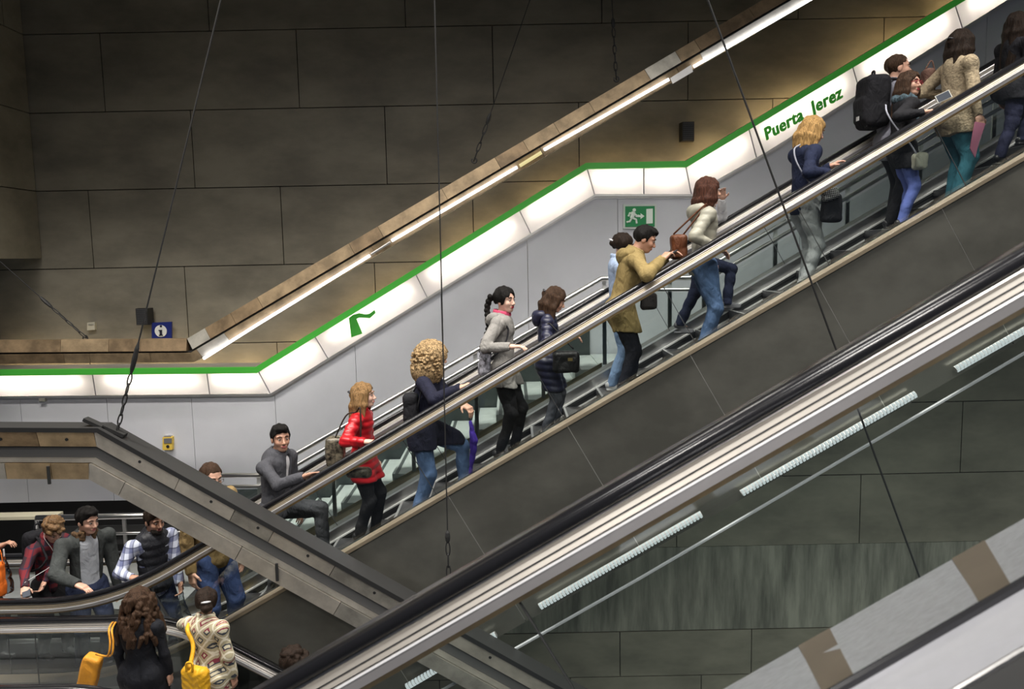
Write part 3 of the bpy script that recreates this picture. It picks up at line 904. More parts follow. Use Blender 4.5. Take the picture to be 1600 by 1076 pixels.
# ------------------------------------------------------------------ cables
def cable(label, top, bot, Y, chain=0, buckle=0, lower=None, rad=.007, Yb=None, short=False):
    Yb = Yb or Y
    a, b = P(*top, Y), P(*bot, Yb)
    d = (a - b).normalized(); a2 = b + d * ((10.4 - b.z) / d.z)
    if short: a2 = P(top[0] - 4, top[1] - 3, Y)
    r = thing('suspension_cable', label, 'cable', b, group=None)
    L = (a2 - b).length
    st = chain + buckle
    MB().tube([b + d * st, a2], rad, 6).obj('wire', black_metal, r)
    if buckle:
        c = b + d * (chain + buckle / 2)
        MB().tube([c - d * buckle / 2, c - d * buckle * .3, c, c + d * buckle * .3, c + d * buckle / 2], [.008, .02, .024, .02, .008], 8).obj('turnbuckle', black_metal, r)
    if chain:
        e = lower or b
        n = max(2, int(chain / .09)); s0 = b + d * chain
        for i in range(n):
            c = s0.lerp(b, (i + .5) / n); side = Vector((0, 1, 0)) if i % 2 else Vector((1, 0, 0)); h = chain / n * .62
            pts = [c + d * h * math.cos(t) * 1.0 + side * .018 * math.sin(t) for t in [2 * math.pi * k / 10 for k in range(10)]]
            MB().tube(pts, .0065, 5, closed=True).obj('chain_link', black_metal, r)
        pts = [b + Vector((0, -.01, 0)) + Vector((.028 * math.sin(t), 0, .03 * math.cos(t) - .005)) for t in [math.pi * 1.7 * k / 9 for k in range(10)]]
        MB().tube(pts, .009, 6).obj('hook', black_metal, r)
cable('thick dark cable and chain hooked to the bend of the lower metal beam', (345, 0), (182, 678), 6.92, .55, .3)
cable('long vertical cable passing in front of the curly-haired woman', (679, 0), (701, 902), 6.92, .32, .12, rad=.0065)
cable('thin slanted cable and chain holding the bronze beam near its middle', (828, 0), (741, 250), 9.38, .42, .14, rad=.0055)
cable('short cable and chain holding the bronze beam near its upper end', (956, 0), (963, 123), 9.38, .55, .12, rad=.0055)
cable('slanted cable and chain on the far left holding the level end of the bronze beam', (0, 408), (134, 527), 9.38, .5, .2, rad=.006, short=True)
def long_cable():
    a, b = P(1106, 0, 6.6), P(1437, 902, 6.6); d = (a - b).normalized()
    r = thing('suspension_cable', 'long slanting cable on the right crossing the legs of the blonde woman in grey jeans', 'cable', b)
    MB().tube([b - d * 2.2, b + d * ((10.4 - b.z) / d.z)], .0085, 6).obj('wire', black_metal, r)
long_cable()

# ------------------------------------------------------------------ things on the walls
def slabpx(pts, Y, t): return MB().prism([P(x, y, Y) for x, y in pts], (0, t, 0))
def exit_sign():
    r = thing('exit_sign', 'green emergency exit sign with a white running figure, arrow and door on the white wall', 'sign', P(1000, 355, 10.36))
    sq = lambda x0, y0, x1, y1: [(x0, y0 + .3), (x1, y0 - .3), (x1, y1 - .3), (x0, y1 + .3)]
    slabpx(sq(974, 319, 1026, 357), 10.36, .04).obj('frame', mat('pale_sign_frame', (.62, .66, .62), .5), r)
    f = slabpx(sq(977, 322, 1023, 354), 10.35, .012).obj('green_face', mat('sign_green', (.012, .24, .075), .4), r)
    wm = mat('sign_white', (.8, .88, .8), .5)
    slabpx(sq(1010, 326, 1020, 349), 10.34, .012).obj('door_symbol', wm, f)
    slabpx([(993, 336), (1001, 336), (1001, 333), (1007, 337.5), (1001, 342), (1001, 339), (993, 339)], 10.34, .012).obj('arrow_symbol', wm, f)
    def L(pts, w_): return MB().tube([P(x, y, 10.345) for x, y in pts], w_, 6)
    mb = L([(990, 331), (988, 338), (987, 341)], .028)
    for pts in ([(988, 340), (994, 343), (995, 349)], [(987, 341), (984, 346), (979, 347)], [(990, 333), (984, 333), (982, 338)], [(990, 333), (995, 337), (999, 337)]):
        k = L(pts, .013); mb.add(k.V, k.F)
    mb.obj('running_figure', wm, f)
    c = P(991, 328, 10.345); MB().tube([c + Vector((0, -.004, 0)), c + Vector((0, .01, 0))], .022, 12).obj('figure_head', wm, f)
exit_sign()
def info_sign():
    r = thing('information_sign', 'square blue sign with a white disc and the letter i, low on the concrete wall', 'sign', P(252, 530, 10.9))
    slabpx([(237, 504), (268, 502.5), (268, 528.5), (237, 530)], 10.9, .03).obj('blue_plate', mat('sign_blue', (.012, .022, .16), .4), r)
    c = P(251, 517, 10.89); d = MB().tube([c, c + Vector((0, .012, 0))], .082, 24).obj('white_disc', mat('sign_disc', (.75, .75, .72), .5), r)
    k = mat('sign_ink', (.01, .01, .03), .5)
    MB().box(P(251.3, 519.5, 10.882), (.015, .005, .036)).box(P(250.4, 516, 10.882), (.024, .005, .006)).box(P(251.3, 523.6, 10.882), (.028, .005, .006)).obj('letter_i', k, d)
    q = P(251.3, 509.6, 10.885); MB().tube([q, q + Vector((0, .005, 0))], .016, 12).obj('letter_dot', k, d)
info_sign()
def speaker(pts, label, Y=10.95):
    a = P(*pts[0], Y); b = P(*pts[1], Y); c = (a + b) / 2
    r = thing('loudspeaker', label, 'loudspeaker', (c.x, Y, b.z)); hx = abs(b.x - a.x) / 2; hz = abs(a.z - b.z) / 2
    bx = MB().prism([Vector((c.x - hx, Y, c.z - hz)), Vector((c.x - hx * .82, Y - .14, c.z - hz)), Vector((c.x + hx * .82, Y - .14, c.z - hz)), Vector((c.x + hx, Y, c.z - hz))], (0, 0, 2 * hz)).obj('cabinet', black_metal, r)
    g = MB()
    for i in range(9): g.box((c.x, Y - .145, c.z - hz * .85 + i * hz * 1.7 / 8), (hx * .7, .004, hz * .06))
    g.obj('grille', mat('grille_grey', (.06, .06, .065), .6), bx)
    MB().box((c.x, Y + .02, c.z), (.03, .03, .03)).obj('bracket', black_metal, r)
speaker(((1061, 193), (1083, 222)), 'dark grey wall loudspeaker above the green strip at the upper bend')
speaker(((217, 481), (241, 506)), 'black wall loudspeaker beside the blue information sign')
def small_box():
    r = thing('detector', 'small pale square box on the concrete wall left of the black loudspeaker', 'detector', P(142, 516, 10.97))
    slabpx([(136, 504), (148, 503), (148, 515), (136, 516)], 10.95, .05).obj('housing', mat('pale_plastic', (.55, .52, .42), .5), r)
    slabpx([(138, 506), (146, 505.5), (146, 508), (138, 508.5)], 10.945, .01).obj('cover_line', zinc, r)
small_box()
def call_box():
    r = thing('call_box', 'yellow and grey emergency call box on the white wall', 'call box', P(262, 703, 10.34))
    slabpx([(254, 683), (269, 682.5), (269, 702.5), (254, 703)], 10.34, .06).obj('yellow_case', yellow, r)
    slabpx([(256, 685), (268, 684.5), (268, 692), (256, 692.5)], 10.33, .02).obj('grey_panel', mat('call_grey', (.15, .15, .16), .5), r)
    slabpx([(256, 681), (267, 680.5), (267, 683.5), (256, 684)], 10.345, .05).obj('hood', steel_soft, r)
    c = P(262, 697.5, 10.335); MB().tube([c, c + Vector((0, .02, 0))], .022, 12).obj('button', dark, r)
call_box()
struct(slabpx([(61, 622), (70, 622), (70, 627), (61, 627)], 10.35, .05).obj('trim_5', zinc))
# ------------------------------------------------------------------ people
SKIN = {'fair': mat('skin_fair', (.62, .36, .26), .5, noise=.05, ns=30), 'tan': mat('skin_tan', (.46, .25, .17), .5, noise=.05, ns=30), 'pale': mat('skin_pale', (.68, .43, .33), .5, noise=.04, ns=30)}
eye_white = mat('eye_white', (.30, .27, .25), .5, spec=.2)
eye_dark = mat('eye_dark', (.03, .018, .012), .2)
lip_m = mat('lips', (.42, .13, .12), .45); lip_red = mat('lips_red', (.38, .04, .06), .4)
def cloth(name, c, n=.12, rough=.85, ns=9, bump=.25, bs=160): 
    m = mat(name, c, rough, 0, noise=n, ns=ns, spec=.22)
    nt = m.node_tree; b = nt.nodes['Principled BSDF']
    if b.inputs['Normal'].is_linked: return m
    tc = nt.nodes.new('ShaderNodeTexCoord'); mp = nt.nodes.new('ShaderNodeMapping'); mp.inputs['Scale'].default_value = (1, 1, .6); mp.inputs['Rotation'].default_value = (.4, .5, .2)
    n1 = nt.nodes.new('ShaderNodeTexNoise'); n1.inputs['Scale'].default_value = 15; n1.inputs['Detail'].default_value = 3; n1.inputs['Distortion'].default_value = 1.2
    n2 = nt.nodes.new('ShaderNodeTexNoise'); n2.inputs['Scale'].default_value = 220
    nt.links.new(tc.outputs['Object'], mp.inputs[0]); nt.links.new(mp.outputs[0], n1.inputs[0]); nt.links.new(tc.outputs['Object'], n2.inputs[0])
    b1 = nt.nodes.new('ShaderNodeBump'); b1.inputs['Strength'].default_value = .55; b1.inputs['Distance'].default_value = .03
    b2 = nt.nodes.new('ShaderNodeBump'); b2.inputs['Strength'].default_value = bump; b2.inputs['Distance'].default_value = .004
    nt.links.new(n1.outputs[0], b1.inputs['Height']); nt.links.new(n2.outputs[0], b2.inputs['Height']); nt.links.new(b1.outputs[0], b2.inputs['Normal']); nt.links.new(b2.outputs[0], b.inputs['Normal'])
    return m
def hairm(name, c): return mat(name, c, .58, 0, noise=.6, ns=34, stretch=(4, 4, .4), bump=.9, bs=50, spec=.18)
H_BLACK = hairm('hair_black', (.007, .006, .0055)); H_DARK = hairm('hair_dark_brown', (.020, .012, .008)); H_BROWN = hairm('hair_brown', (.048, .026, .015))
H_AUB = hairm('hair_auburn', (.060, .022, .013)); H_BLOND = hairm('hair_blond', (.40, .24, .09)); H_DBLOND = hairm('hair_dark_blond', (.24, .14, .06))
H_CURL = mat('hair_curly_blond', (.33, .225, .115), .75, 0, noise=.75, ns=70, bump=1, bs=110, spec=.2)
H_CBR = mat('hair_curly_brown', (.15, .08, .03), .6, 0, noise=.6, ns=60, bump=.8, bs=90)

def ik(a, t, l1, l2, pole):
    d = t - a; L = d.length
    if L > (l1 + l2) * .995: t = a + d * ((l1 + l2) * .995 / L); d = t - a; L = d.length
    if L < .06: L = .06
    x = (l1 * l1 - l2 * l2 + L * L) / (2 * L); h = math.sqrt(max(0, l1 * l1 - x * x))
    dn = d.normalized(); pv = (pole - dn * pole.dot(dn)).normalized()
    return a + dn * x + pv * h, t

def frame_m(x, zhint):
    x = x.normalized(); y = zhint.cross(x).normalized(); z = x.cross(y)
    return Matrix((x, y, z)).transposed()

def hand_sdf(S, w, d, n, side, sc, curl=.5, spread=0.0, rigid=0):
    """palm, four jointed fingers, thumb; n = palm direction, side = towards the thumb"""
    d = d.normalized(); n = (n - d * n.dot(d)).normalized(); sd = d.cross(n).normalized()
    if sd.dot(side) < 0: sd = -sd
    M3 = Matrix((d, sd, n)).transposed()
    S.add(BX(w + d * .048 * sc, (.050 * sc, .041 * sc, .015 * sc), M3, .013 * sc), .012)
    S.add(RC(w - d * .05 * sc, w + d * .02 * sc, .026 * sc, .024 * sc), .02)
    for i, (k, ln) in enumerate(((.030, .95), (.011, 1.05), (-.009, 1.0), (-.028, .78))):
        p = w + d * .088 * sc + sd * k * sc; dd = (d + sd * (k * 4) * (spread + .15)).normalized(); r = .0088 * sc
        for j, (l, cc) in enumerate(((.040, .55), (.027, .9), (.021, .7))):
            ang = curl * cc * (1 + .12 * i)
            dd = (dd * math.cos(ang) + n * math.sin(ang)).normalized()
            nn = n - dd * n.dot(dd)
            q = p + dd * l * ln * sc; S.add(RC(p, q, r, r * .9), .004); p = q; r *= .9
    p = w + d * .02 * sc + sd * .034 * sc; q = p + (d * .7 + sd * .7 + n * .25).normalized() * .042 * sc
    S.add(RC(p, q, .013 * sc, .0105 * sc), .012)
    dd = (d * .95 + sd * .25 + n * (.2 + curl * .5)).normalized(); S.add(RC(q, q + dd * .033 * sc, .0105 * sc, .008 * sc), .006)

class Person:
    pass

def person(label, head, Y, z=None, heading=0, hyaw=0, hpitch=0, hroll=0, lean=0, male=True, girth=1.0, dx=0.0,
           rh=None, lh=None, rf=None, lf=None, skin='fair', hair='short', hairm_=None, top=None, topm=None, bot='trousers', botm=None,
           shoem=None, curl=(.5, .5), seed=1, hs=1.0, hemz=None, puffer=0, hood=False, opening=None, innerm=None, glasses=None, beard=None, lips=None,
           collar=True, collarm=None, headlift=0, legw=1.0, sleeve=1.0, rpole=None, lpole=None, vest=None, scarf=None, H=None, palm=(None, None), group=None, twist=0, category='person', hemcut=None, hoodm=None, fur=None):
    W = P(head[0], head[1], Y); hs = hs * 1.07
    R2 = Matrix.Rotation(math.radians(heading), 3, 'Z')
    X0 = W.x - dx
    z_in, H_in = z, H
    for _ in range(3):      # feet go under the head for this lean; height follows from the step below
        z = cstep(X0) if z_in is None else z_in
        k0 = math.sin(math.radians(lean))
        if H_in is None: H = (W.z - z - .232 * hs) / (.525 + .353 * math.cos(math.radians(lean)))
        fo = Vector(((.353 - .09) * k0 * H + .03 + .045 * k0, 0, 0)) + Matrix.Rotation(math.radians(hyaw), 3, 'Z') @ Vector((math.sin(math.radians(hpitch)) * .10, 0, 0))
        X0 = W.x - (R2 @ fo).x - dx
    s = H / 1.72
    r = thing('person', label, category, (X0, Y, z), math.radians(heading), local=True)
    if group: r['group'] = group
    def loc(w_):      # world -> person
        return R2.inverted() @ (Vector(w_) - Vector((X0, Y, z)))
    def hp(h): return loc(P(*h)) if h is not None else None
    g = girth
    sw = (.118 if male else .104) * H * (.5 + .5 * g); hw = .052 * H
    ln = math.radians(lean)
    hip = Vector((-.06 * math.sin(ln) * 1.5, 0, .525 * H))
    tdir = Vector((math.sin(ln), 0, math.cos(ln))); 
    chest = hip + tdir * .285 * H
    neck = hip + tdir * .318 * H
    tf = Vector((math.cos(ln), 0, -math.sin(ln)))
    tw = Matrix.Rotation(math.radians(twist), 3, 'Z')
    side = tw @ Vector((0, 1, 0))
    tff = tw @ tf
    shc = hip + tdir * .288 * H
    SH = {'r': shc - side * sw, 'l': shc + side * sw}
    hsc = s ** .5 * hs
    Rh = tw @ Matrix.Rotation(math.radians(hyaw), 3, 'Z') @ Matrix.Rotation(math.radians(hpitch), 3, 'Y') @ Matrix.Rotation(math.radians(hroll), 3, 'X')
    hb = neck + tdir * .035 * H + Vector((.022, 0, 0)) * 1 + tf * .01 + tf * .03 * math.sin(ln)
    hc = hb + Rh @ Vector((.012, 0, .098 * hsc))
    hc.z += headlift
    def hpnt(x, y, zz): return hc + Rh @ (Vector((x, y, zz)) * hsc)
    # arms
    l1, l2 = .172 * H, .150 * H
    default = {'r': Vector((.06, -sw - .05, .46 * H)), 'l': Vector((.06, sw + .05, .46 * H))}
    tr, tl = hp(rh), hp(lh)
    E, WR = {}, {}
    for k, t, po in (('r', tr, rpole), ('l', tl, lpole)):
        if t is None: t = default[k]; t = t + Vector((shc.x * .5, 0, 0))
        sg = -1 if k == 'r' else 1
        # target is the middle of the palm: the wrist stops before it
        dv = (t - SH[k]).normalized(); t2 = t - dv * .03
        E[k], WR[k] = ik(SH[k], t2, l1, l2, Vector(po) if po else Vector((-.75, sg * .45, -.6)))
    # legs
    th, sn = .245 * H, .245 * H
    HJ = {'r': hip + Vector((0, -hw, -.01)), 'l': hip + Vector((0, hw, -.01))}
    FT = {'r': Vector(rf) if rf else Vector((-.04, -hw * 1.25, 0)), 'l': Vector(lf) if lf else Vector((.07, hw * 1.25, 0))}
    KN, AN = {}, {}
    for k in 'rl':
        a = FT[k] + Vector((0, 0, .048 * H)); KN[k], AN[k] = ik(HJ[k], a, th, sn, Vector((1, -.12 if k == 'r' else .12, 0)))
    sk = SKIN[skin]
    # ---- body: head + hands fine, trunk and limbs coarse
    hd = SDF(.0045)
    M3 = Rh
    def e(x, y, zz, a, b, c, k=.02): hd.add(EL(hpnt(x, y, zz), (a * hsc, b * hsc, c * hsc), M3), k)
    e(-.012, 0, .035, .094, .074, .083); e(.022, 0, -.02, .066, .058, .082, .03); e(.05, 0, -.082, .032, .034, .022, .035)
    for sg in (-1, 1):
        e(.055, sg * .032, -.022, .030, .026, .026, .02); e(-.008, sg * .072, -.004, .020, .010, .031, .006)
        hd.sub(EL(hpnt(.102, sg * .031, .014), (.020 * hsc, .018 * hsc, .012 * hsc), M3), .012)
        hd.add(RC(hpnt(.078, sg * .014, .033), hpnt(.066, sg * .046, .031), .010 * hsc, .008 * hsc), .012)
    hd.add(RC(hpnt(.080, 0, .018), hpnt(.104, 0, -.022), .007 * hsc, .0125 * hsc), .012)
    hd.add(RC(hpnt(.096, .011, -.028), hpnt(.096, -.011, -.028), .008 * hsc, .008 * hsc), .006)
    hd.add(EL(hpnt(.080, 0, -.053), (.014 * hsc, .026 * hsc, .013 * hsc), M3), .01)
    nr = (.056 if male else .046) * s
    hd.add(RC(hpnt(-.022, 0, -.06), neck - tdir * .03, nr, nr * 1.12), .03)
    hs_list = []
    for k, cu in (('r', curl[0]), ('l', curl[1])):
        S_ = SDF(.0042); d = WR[k] - E[k]
        pn = palm[0 if k == 'r' else 1]
        n = Vector(pn) if pn else Vector((.15, 0, -1)) if d.normalized().z > -.6 else Vector((0, 1 if k == 'r' else -1, 0))
        n = R2.inverted() @ n if pn else n
        thumb = Vector((.3, 1 if k == 'r' else -1, .3)) if d.normalized().z > -.6 else Vector((1, 0, 0))
        hand_sdf(S_, WR[k], d, n, thumb, s * 1.02, cu)
        hs_list.append(S_)
    bd = SDF(.014)
    bd.add(RC(hip, chest, .10 * s, .11 * s, flat=(tf, .7)), .03); bd.add(RC(SH['r'], SH['l'], .045 * s, .045 * s), .03)
    bd.add(RC(neck - tdir * .08, neck, .06 * s, .045 * s), .03)
    for k in 'rl':
        bd.add(RC(SH[k], E[k], .040 * s, .034 * s), .02); bd.add(RC(E[k], WR[k], .034 * s, .024 * s), .02)
        bd.add(RC(HJ[k], KN[k], .066 * s, .045 * s), .03); bd.add(RC(KN[k], AN[k], .045 * s, .032 * s), .02)
        bd.add(RC(AN[k] - Vector((.03, 0, .0)), AN[k] + Vector((.08, 0, -.035)), .018 * s, .014 * s), .01)
    body = sobj('body', [hd, bd] + hs_list, sk, r)
    # ---- face
    for sg in (-1, 1):
        c = hpnt(.0805, sg * .031, .012)
        es = SDF(.003).add(EL(c, (.009 * hsc, .0125 * hsc, .0055 * hsc), M3), .001)
        eo = sobj('eye', es, eye_white, r, 0)
        sobj('iris', SDF(.0025).add(EL(hpnt(.0875, sg * .031, .012), (.0045 * hsc, .0060 * hsc, .0060 * hsc), M3), .001), eye_dark, eo, 0)
        MB().tube([hpnt(.092, sg * .013, .034), hpnt(.090, sg * .030, .040), hpnt(.076, sg * .048, .034)], [.0035, .005, .0025], 6).obj('eyebrow', hairm_ or H_DARK, r, True)
    ls = SDF(.003).add(EL(hpnt(.0905, 0, -.049), (.006 * hsc, .023 * hsc, .0055 * hsc), M3), .003).add(EL(hpnt(.0895, 0, -.059), (.007 * hsc, .020 * hsc, .0065 * hsc), M3), .002)
    sobj('lips', ls, lips or lip_m, r, 0)
    # ---- hair
    hm = hairm_ or H_DARK
    rr = random.Random(seed)
    if hair:
        h = SDF(.005)
        def he(x, y, zz, a, b, c, k=.02): h.add(EL(hpnt(x, y, zz), (a * hsc, b * hsc, c * hsc), M3), k)
        def hr(p, q, a, b, k=.02, fl=None): h.add(RC(hpnt(*p), hpnt(*q), a * hsc, b * hsc, flat=fl), k)
        up = M3 @ Vector((0, 0, 1)); fx = M3 @ Vector((1, 0, 0))
        th_ = {'short': .007, 'quiff': .010, 'crop': .004}.get(hair, .016)
        he(-.016, 0, .038, .096 + th_, .078 + th_, .086 + th_)
        if hair in ('short', 'quiff', 'crop', 'curlyshort'):
            # hairline: plane rising from nape to forehead, open face
            n = (fx * .72 - up * .69); c = n.dot(hpnt(.030 if hair != 'crop' else .02, 0, .028))
            h.cut(n, c)
            if hair == 'short': he(.022, 0, .098, .070, .060, .030, .03); he(.055, .012, .092, .030, .040, .020, .02)
            if hair == 'quiff': he(.03, 0, .105, .06, .055, .030, .03)
            if hair == 'curlyshort':
                for i in range(46):
                    a, b = rr.uniform(0, 6.28), rr.uniform(.1, 1.45)
                    x_, y_, z_ = math.cos(a) * math.sin(b), math.sin(a) * math.sin(b), math.cos(b)
                    he(-.012 + x_ * .105, y_ * .088, .045 + z_ * .09, .024, .024, .022, .012)
            for sg in (-1, 1): hr((.018, sg * .070, .03), (.020, sg * .069, -.008), .010, .006, .01)
        else:
            h.sub(EL(hpnt(.085, 0, -.015), (.075 * hsc, .070 * hsc, .088 * hsc), M3), .012)
            h.cut(-up, (-up).dot(hpnt(0, 0, -.065 if hair not in ('tied', 'braid', 'bun') else -.03)))
        if hair == 'long' or hair == 'verylong' or hair == 'bob' or hair == 'half':
            LL = {'long': .26, 'verylong': .42, 'bob': .155, 'half': .22}[hair]
            for sg in (-1, 1):
                for j in range(5):
                    x_ = .030 - j * .026; w_ = .074 - max(0, j - 3) * .02
                    L2 = LL * (1 - .15 * (j == 0)) + rr.uniform(-.02, .015)
                    if hair == 'half' and j < 2: L2 *= .95
                    p = hpnt(x_, sg * w_, .03); m_ = hpnt(x_ - .005, sg * (w_ + .016), -.07)
                    q = m_ + Vector((-.015, sg * .012, -L2 + .07))
                    h.add(RC(p, m_, .026 * hsc, .026 * hsc), .02); h.add(RC(m_, q, .026 * hsc, .013 * hsc), .02)
            for j in range(5):
                y_ = -.06 + j * .03; p = hpnt(-.085, y_, .02); m_ = hpnt(-.105, y_, -.08); q = m_ + Vector((-.02, 0, -LL + .05 + rr.uniform(-.02, .02)))
                h.add(RC(p, m_, .03 * hsc, .03 * hsc), .02); h.add(RC(m_, q, .032 * hsc, .015 * hsc), .02)
            if hair == 'bob':
                hr((.055, -.045, .075), (.072, .02, .072), .02, .022)
        if hair == 'curly':
            he(-.035, 0, .03, .155, .16, .14); he(-.055, 0, -.12, .155, .18, .14, .05)
            h.sub(EL(hpnt(.13, 0, -.03), (.085 * hsc, .075 * hsc, .095 * hsc), M3), .012)
            for i in range(560):
                a, b = rr.uniform(0, 6.28), rr.uniform(0, 2.7)
                x_, y_, z_ = math.cos(a) * math.sin(b), math.sin(a) * math.sin(b), math.cos(b)
                if x_ > .62 and z_ < .45: continue
                q = hpnt(-.045 + x_ * .162, y_ * .176, -.05 + z_ * .205)
                h.add(EL(q, (.019, .019, .016)), .004)
        if hair == 'wavylong':
            for i in range(110):
                a = rr.uniform(.75, 5.5); t = rr.uniform(0, 1)
                q = hpnt(-.02 + math.cos(a) * (.105 + .06 * t), math.sin(a) * (.10 + .09 * t), 0) + Vector((0, 0, .06 - .34 * t))
                h.add(RC(q, q + Vector((rr.uniform(-.03, .03), rr.uniform(-.03, .03), -.07)), .026, .016), .008)
        if hair in ('tied', 'bun', 'braid', 'half'):
            he(-.115, 0, .02, .035, .032, .034, .02)
        if hair == 'bun': he(-.13, 0, -.01, .045, .05, .042, .02)
        am = .0034
        f1 = lambda X, Y_, Z: am * np.sin(90 * X + 60 * Y_ + 9 * Z) + am * np.sin(70 * Y_ - 55 * X + 14 * Z)
        h.disp(f1)
        parts = [h]
        if hair == 'braid':
            b = SDF(.005); p = hpnt(-.125, .0, .03); 
            for i in range(27):
                q = hpnt(-.13 - .012 * math.sin(i * .35) * 2, -.02, 0) + Vector((-.004 - i * .0036, -.07 - .0016 * i, .04 - i * .0225))
                rad = .031 - i * .0006
                b.add(EL(q + Vector((.008 if i % 2 else -.008, .006 if i % 2 else -.006, 0)), (rad * .85, rad * .85, rad * .95)), .010)
            parts.append(b)
            sobj('hair', parts, hm, r)
        else:
            sobj('hair', parts, hm, r)
        if hair in ('bun', 'tied', 'half'):
            c = hpnt(-.118, 0, .03)
            MB().tube([hpnt(-.12, -.035, .04), hpnt(-.15, -.01, .05), hpnt(-.15, .01, .05), hpnt(-.12, .035, .04)], .009, 6).obj('hair_clip', mat('hair_clip_dark', (.03, .03, .035), .2) if hair == 'half' else mat('hair_clip_pale', (.6, .6, .62), .25), r, True)
    if beard:
        b = SDF(.0045).add(EL(hpnt(.045, 0, -.075), (.052 * hsc, .056 * hsc, .040 * hsc), M3), .01)
        b.sub(EL(hpnt(.10, 0, -.05), (.03 * hsc, .024 * hsc, .010 * hsc), M3), .005)
        b.cut(up_ := (M3 @ Vector((-.35, 0, 1))), up_.dot(hpnt(.06, 0, -.048)))
        sobj('beard', b, beard, r)
    if glasses:
        gl_ = thing('x', 'x', 'x'); bpy.data.objects.remove(gl_)
        mb = MB()
        for sg in (-1, 1):
            mb.tube([hpnt(.105 - .006 * abs(math.cos(t)) * (1 if math.cos(t) * sg > 0 else 0), sg * .032 + .023 * math.cos(t), .010 + .017 * math.sin(t)) for t in [2 * math.pi * k / 14 for k in range(14)]], .0024, 6, closed=True)
            mb.tube([hpnt(.100, sg * .055, .014), hpnt(.06, sg * .074, .015), hpnt(-.005, sg * .080, .012)], .002, 6)
        mb.tube([hpnt(.106, -.009, .012), hpnt(.108, 0, .015), hpnt(.106, .009, .012)], .002, 6)
        mb.obj('glasses', glasses, r)
    # ---- lower clothes
    lw = legw * (1.12 if male else 1.10)
    if botm:
        t = SDF(.009)
        t.add(EL(hip + Vector((-.012, 0, -.01)), (.118 * s * g, .155 * s * g * (1 if male else 1.02), .12 * s), None), .03)
        for k in 'rl':
            t.add(RC(HJ[k] + Vector((-.01, 0, 0)), KN[k], .098 * s * lw * g ** .5, .064 * s * lw), .03)
            t.add(RC(KN[k], AN[k] + Vector((0, 0, -.01)), .063 * s * lw, (.050 if legw > .96 else .042) * s * lw), .025)
            t.sub(EL(AN[k] + Vector((.0, 0, -.055 * s)), (.08, .08, .03)), .006)
        t.disp(folds(seed, .0065, 26, 1.3))
        sobj('trousers', t, botm, r)
    sm = shoem or mat('shoe_dark', (.02, .02, .022), .4)
    for k in 'rl':
        a = AN[k]; fz = FT[k].z
        sh = SDF(.006).add(RC(a + Vector((-.035, 0, -.02)) * s, a + Vector((.03, 0, -.025)) * s, .040 * s, .042 * s), .02).add(RC(Vector((a.x + .02, a.y, fz + .036)), Vector((a.x + .155 * s, a.y, fz + .028)), .036 * s, .026 * s, flat=(Vector((0, 1, 0)), 1.25)), .03)
        sh.add(RC(Vector((a.x - .045, a.y, fz + .014)), Vector((a.x + .15 * s, a.y, fz + .014)), .014, .014, flat=(Vector((0, 1, 0)), 2.6)), .01)
        sh.cut((0, 0, -1), -fz - .002)
        sobj('shoe', sh, sm, r)
    # ---- upper clothes
    if topm:
        t = SDF(.008)
        hz = hemz if hemz is not None else .47
        gb = g * 1.04
        pf = ((.009 if puffer is True else .0045), .075) if puffer else None
        cw = (.128 if male else .115) * s * gb
        t.add(RC(hip + tdir * .05 * H, chest - tdir * .02, cw * 1.0, cw * 1.13, flat=(tff, .80)), .04)
        t.add(RC(SH['r'] - tdir * .015, SH['l'] - tdir * .015, .064 * s * (.5 + .5 * g), .064 * s * (.5 + .5 * g)), .05)
        t.add(RC(neck - tdir * .02, neck + tdir * .012, .082 * s, .066 * s), .05)
        t.add(EL(hip + Vector((-.008, 0, -.03)), (.125 * s * g, .158 * s * g, .13 * s)), .04)
        if not male: t.add(EL(chest - tdir * .085 * s + tff * .055 * s, (.07 * s, .125 * s, .075 * s)), .04)
        hemZ = hz * H
        if hz < .45:
            for k in 'rl':
                kk = KN[k] - HJ[k]; t.add(RC(HJ[k] + Vector((-.01, 0, 0)), HJ[k] + kk * .75, .125 * s * g, .115 * s * g), .06)
        t.cut((0, 0, -1), -hemZ)
        for k in 'rl':
            sl = sleeve
            t.add(RC(SH[k], E[k], .062 * s * sl, .053 * s * sl, puff=pf), .025)
            wv = WR[k] - (WR[k] - E[k]).normalized() * .012
            t.add(RC(E[k], wv, .053 * s * sl, .038 * s * sl, puff=pf), .015)
            dv = (WR[k] - E[k]).normalized(); t.sub(RC(wv + dv * .045, wv + dv * .06, .05, .05), .004)
        if puffer:
            a_ = .0075 if puffer is True else puffer
            t.disp(lambda X, Y_, Z: -a_ * np.abs(np.sin(math.pi * Z / .068 + .6 * np.sin(7 * X))) + a_ * .5)
            t.disp(folds(seed + 3, .003, 30))
        else:
            t.disp(folds(seed + 3, .009, 19, .8))
        # neck opening
        t.sub(RC(neck + tdir * .02 + tf * .03, neck + tdir * .12 + tf * .02, .052 * s, .075 * s), .01)
        if opening:
            a = neck + tf * .10 * s; b = hip + tf * .16 * s - tdir * .1
            t.sub(RC(a + tff * .06, b + tff * .07, opening * .8, opening * 1.1, flat=(tff, 1.5)), .01)
        sobj(top or 'jacket', t, topm, r)
        if innerm:
            u = SDF(.008).add(RC(hip, chest - tdir * .02, cw * .90, cw * 1.03, flat=(tff, .76)), .04).add(RC(neck - tdir * .06, neck + tdir * .01, .08 * s, .06 * s), .04)
            u.cut((0, 0, -1), -.46 * H); u.sub(RC(neck + tdir * .03 + tf * .03, neck + tdir * .12 + tf * .03, .048 * s, .07 * s), .01); u.disp(folds(seed + 8, .004, 20))
            sobj('shirt', u, innerm, r)
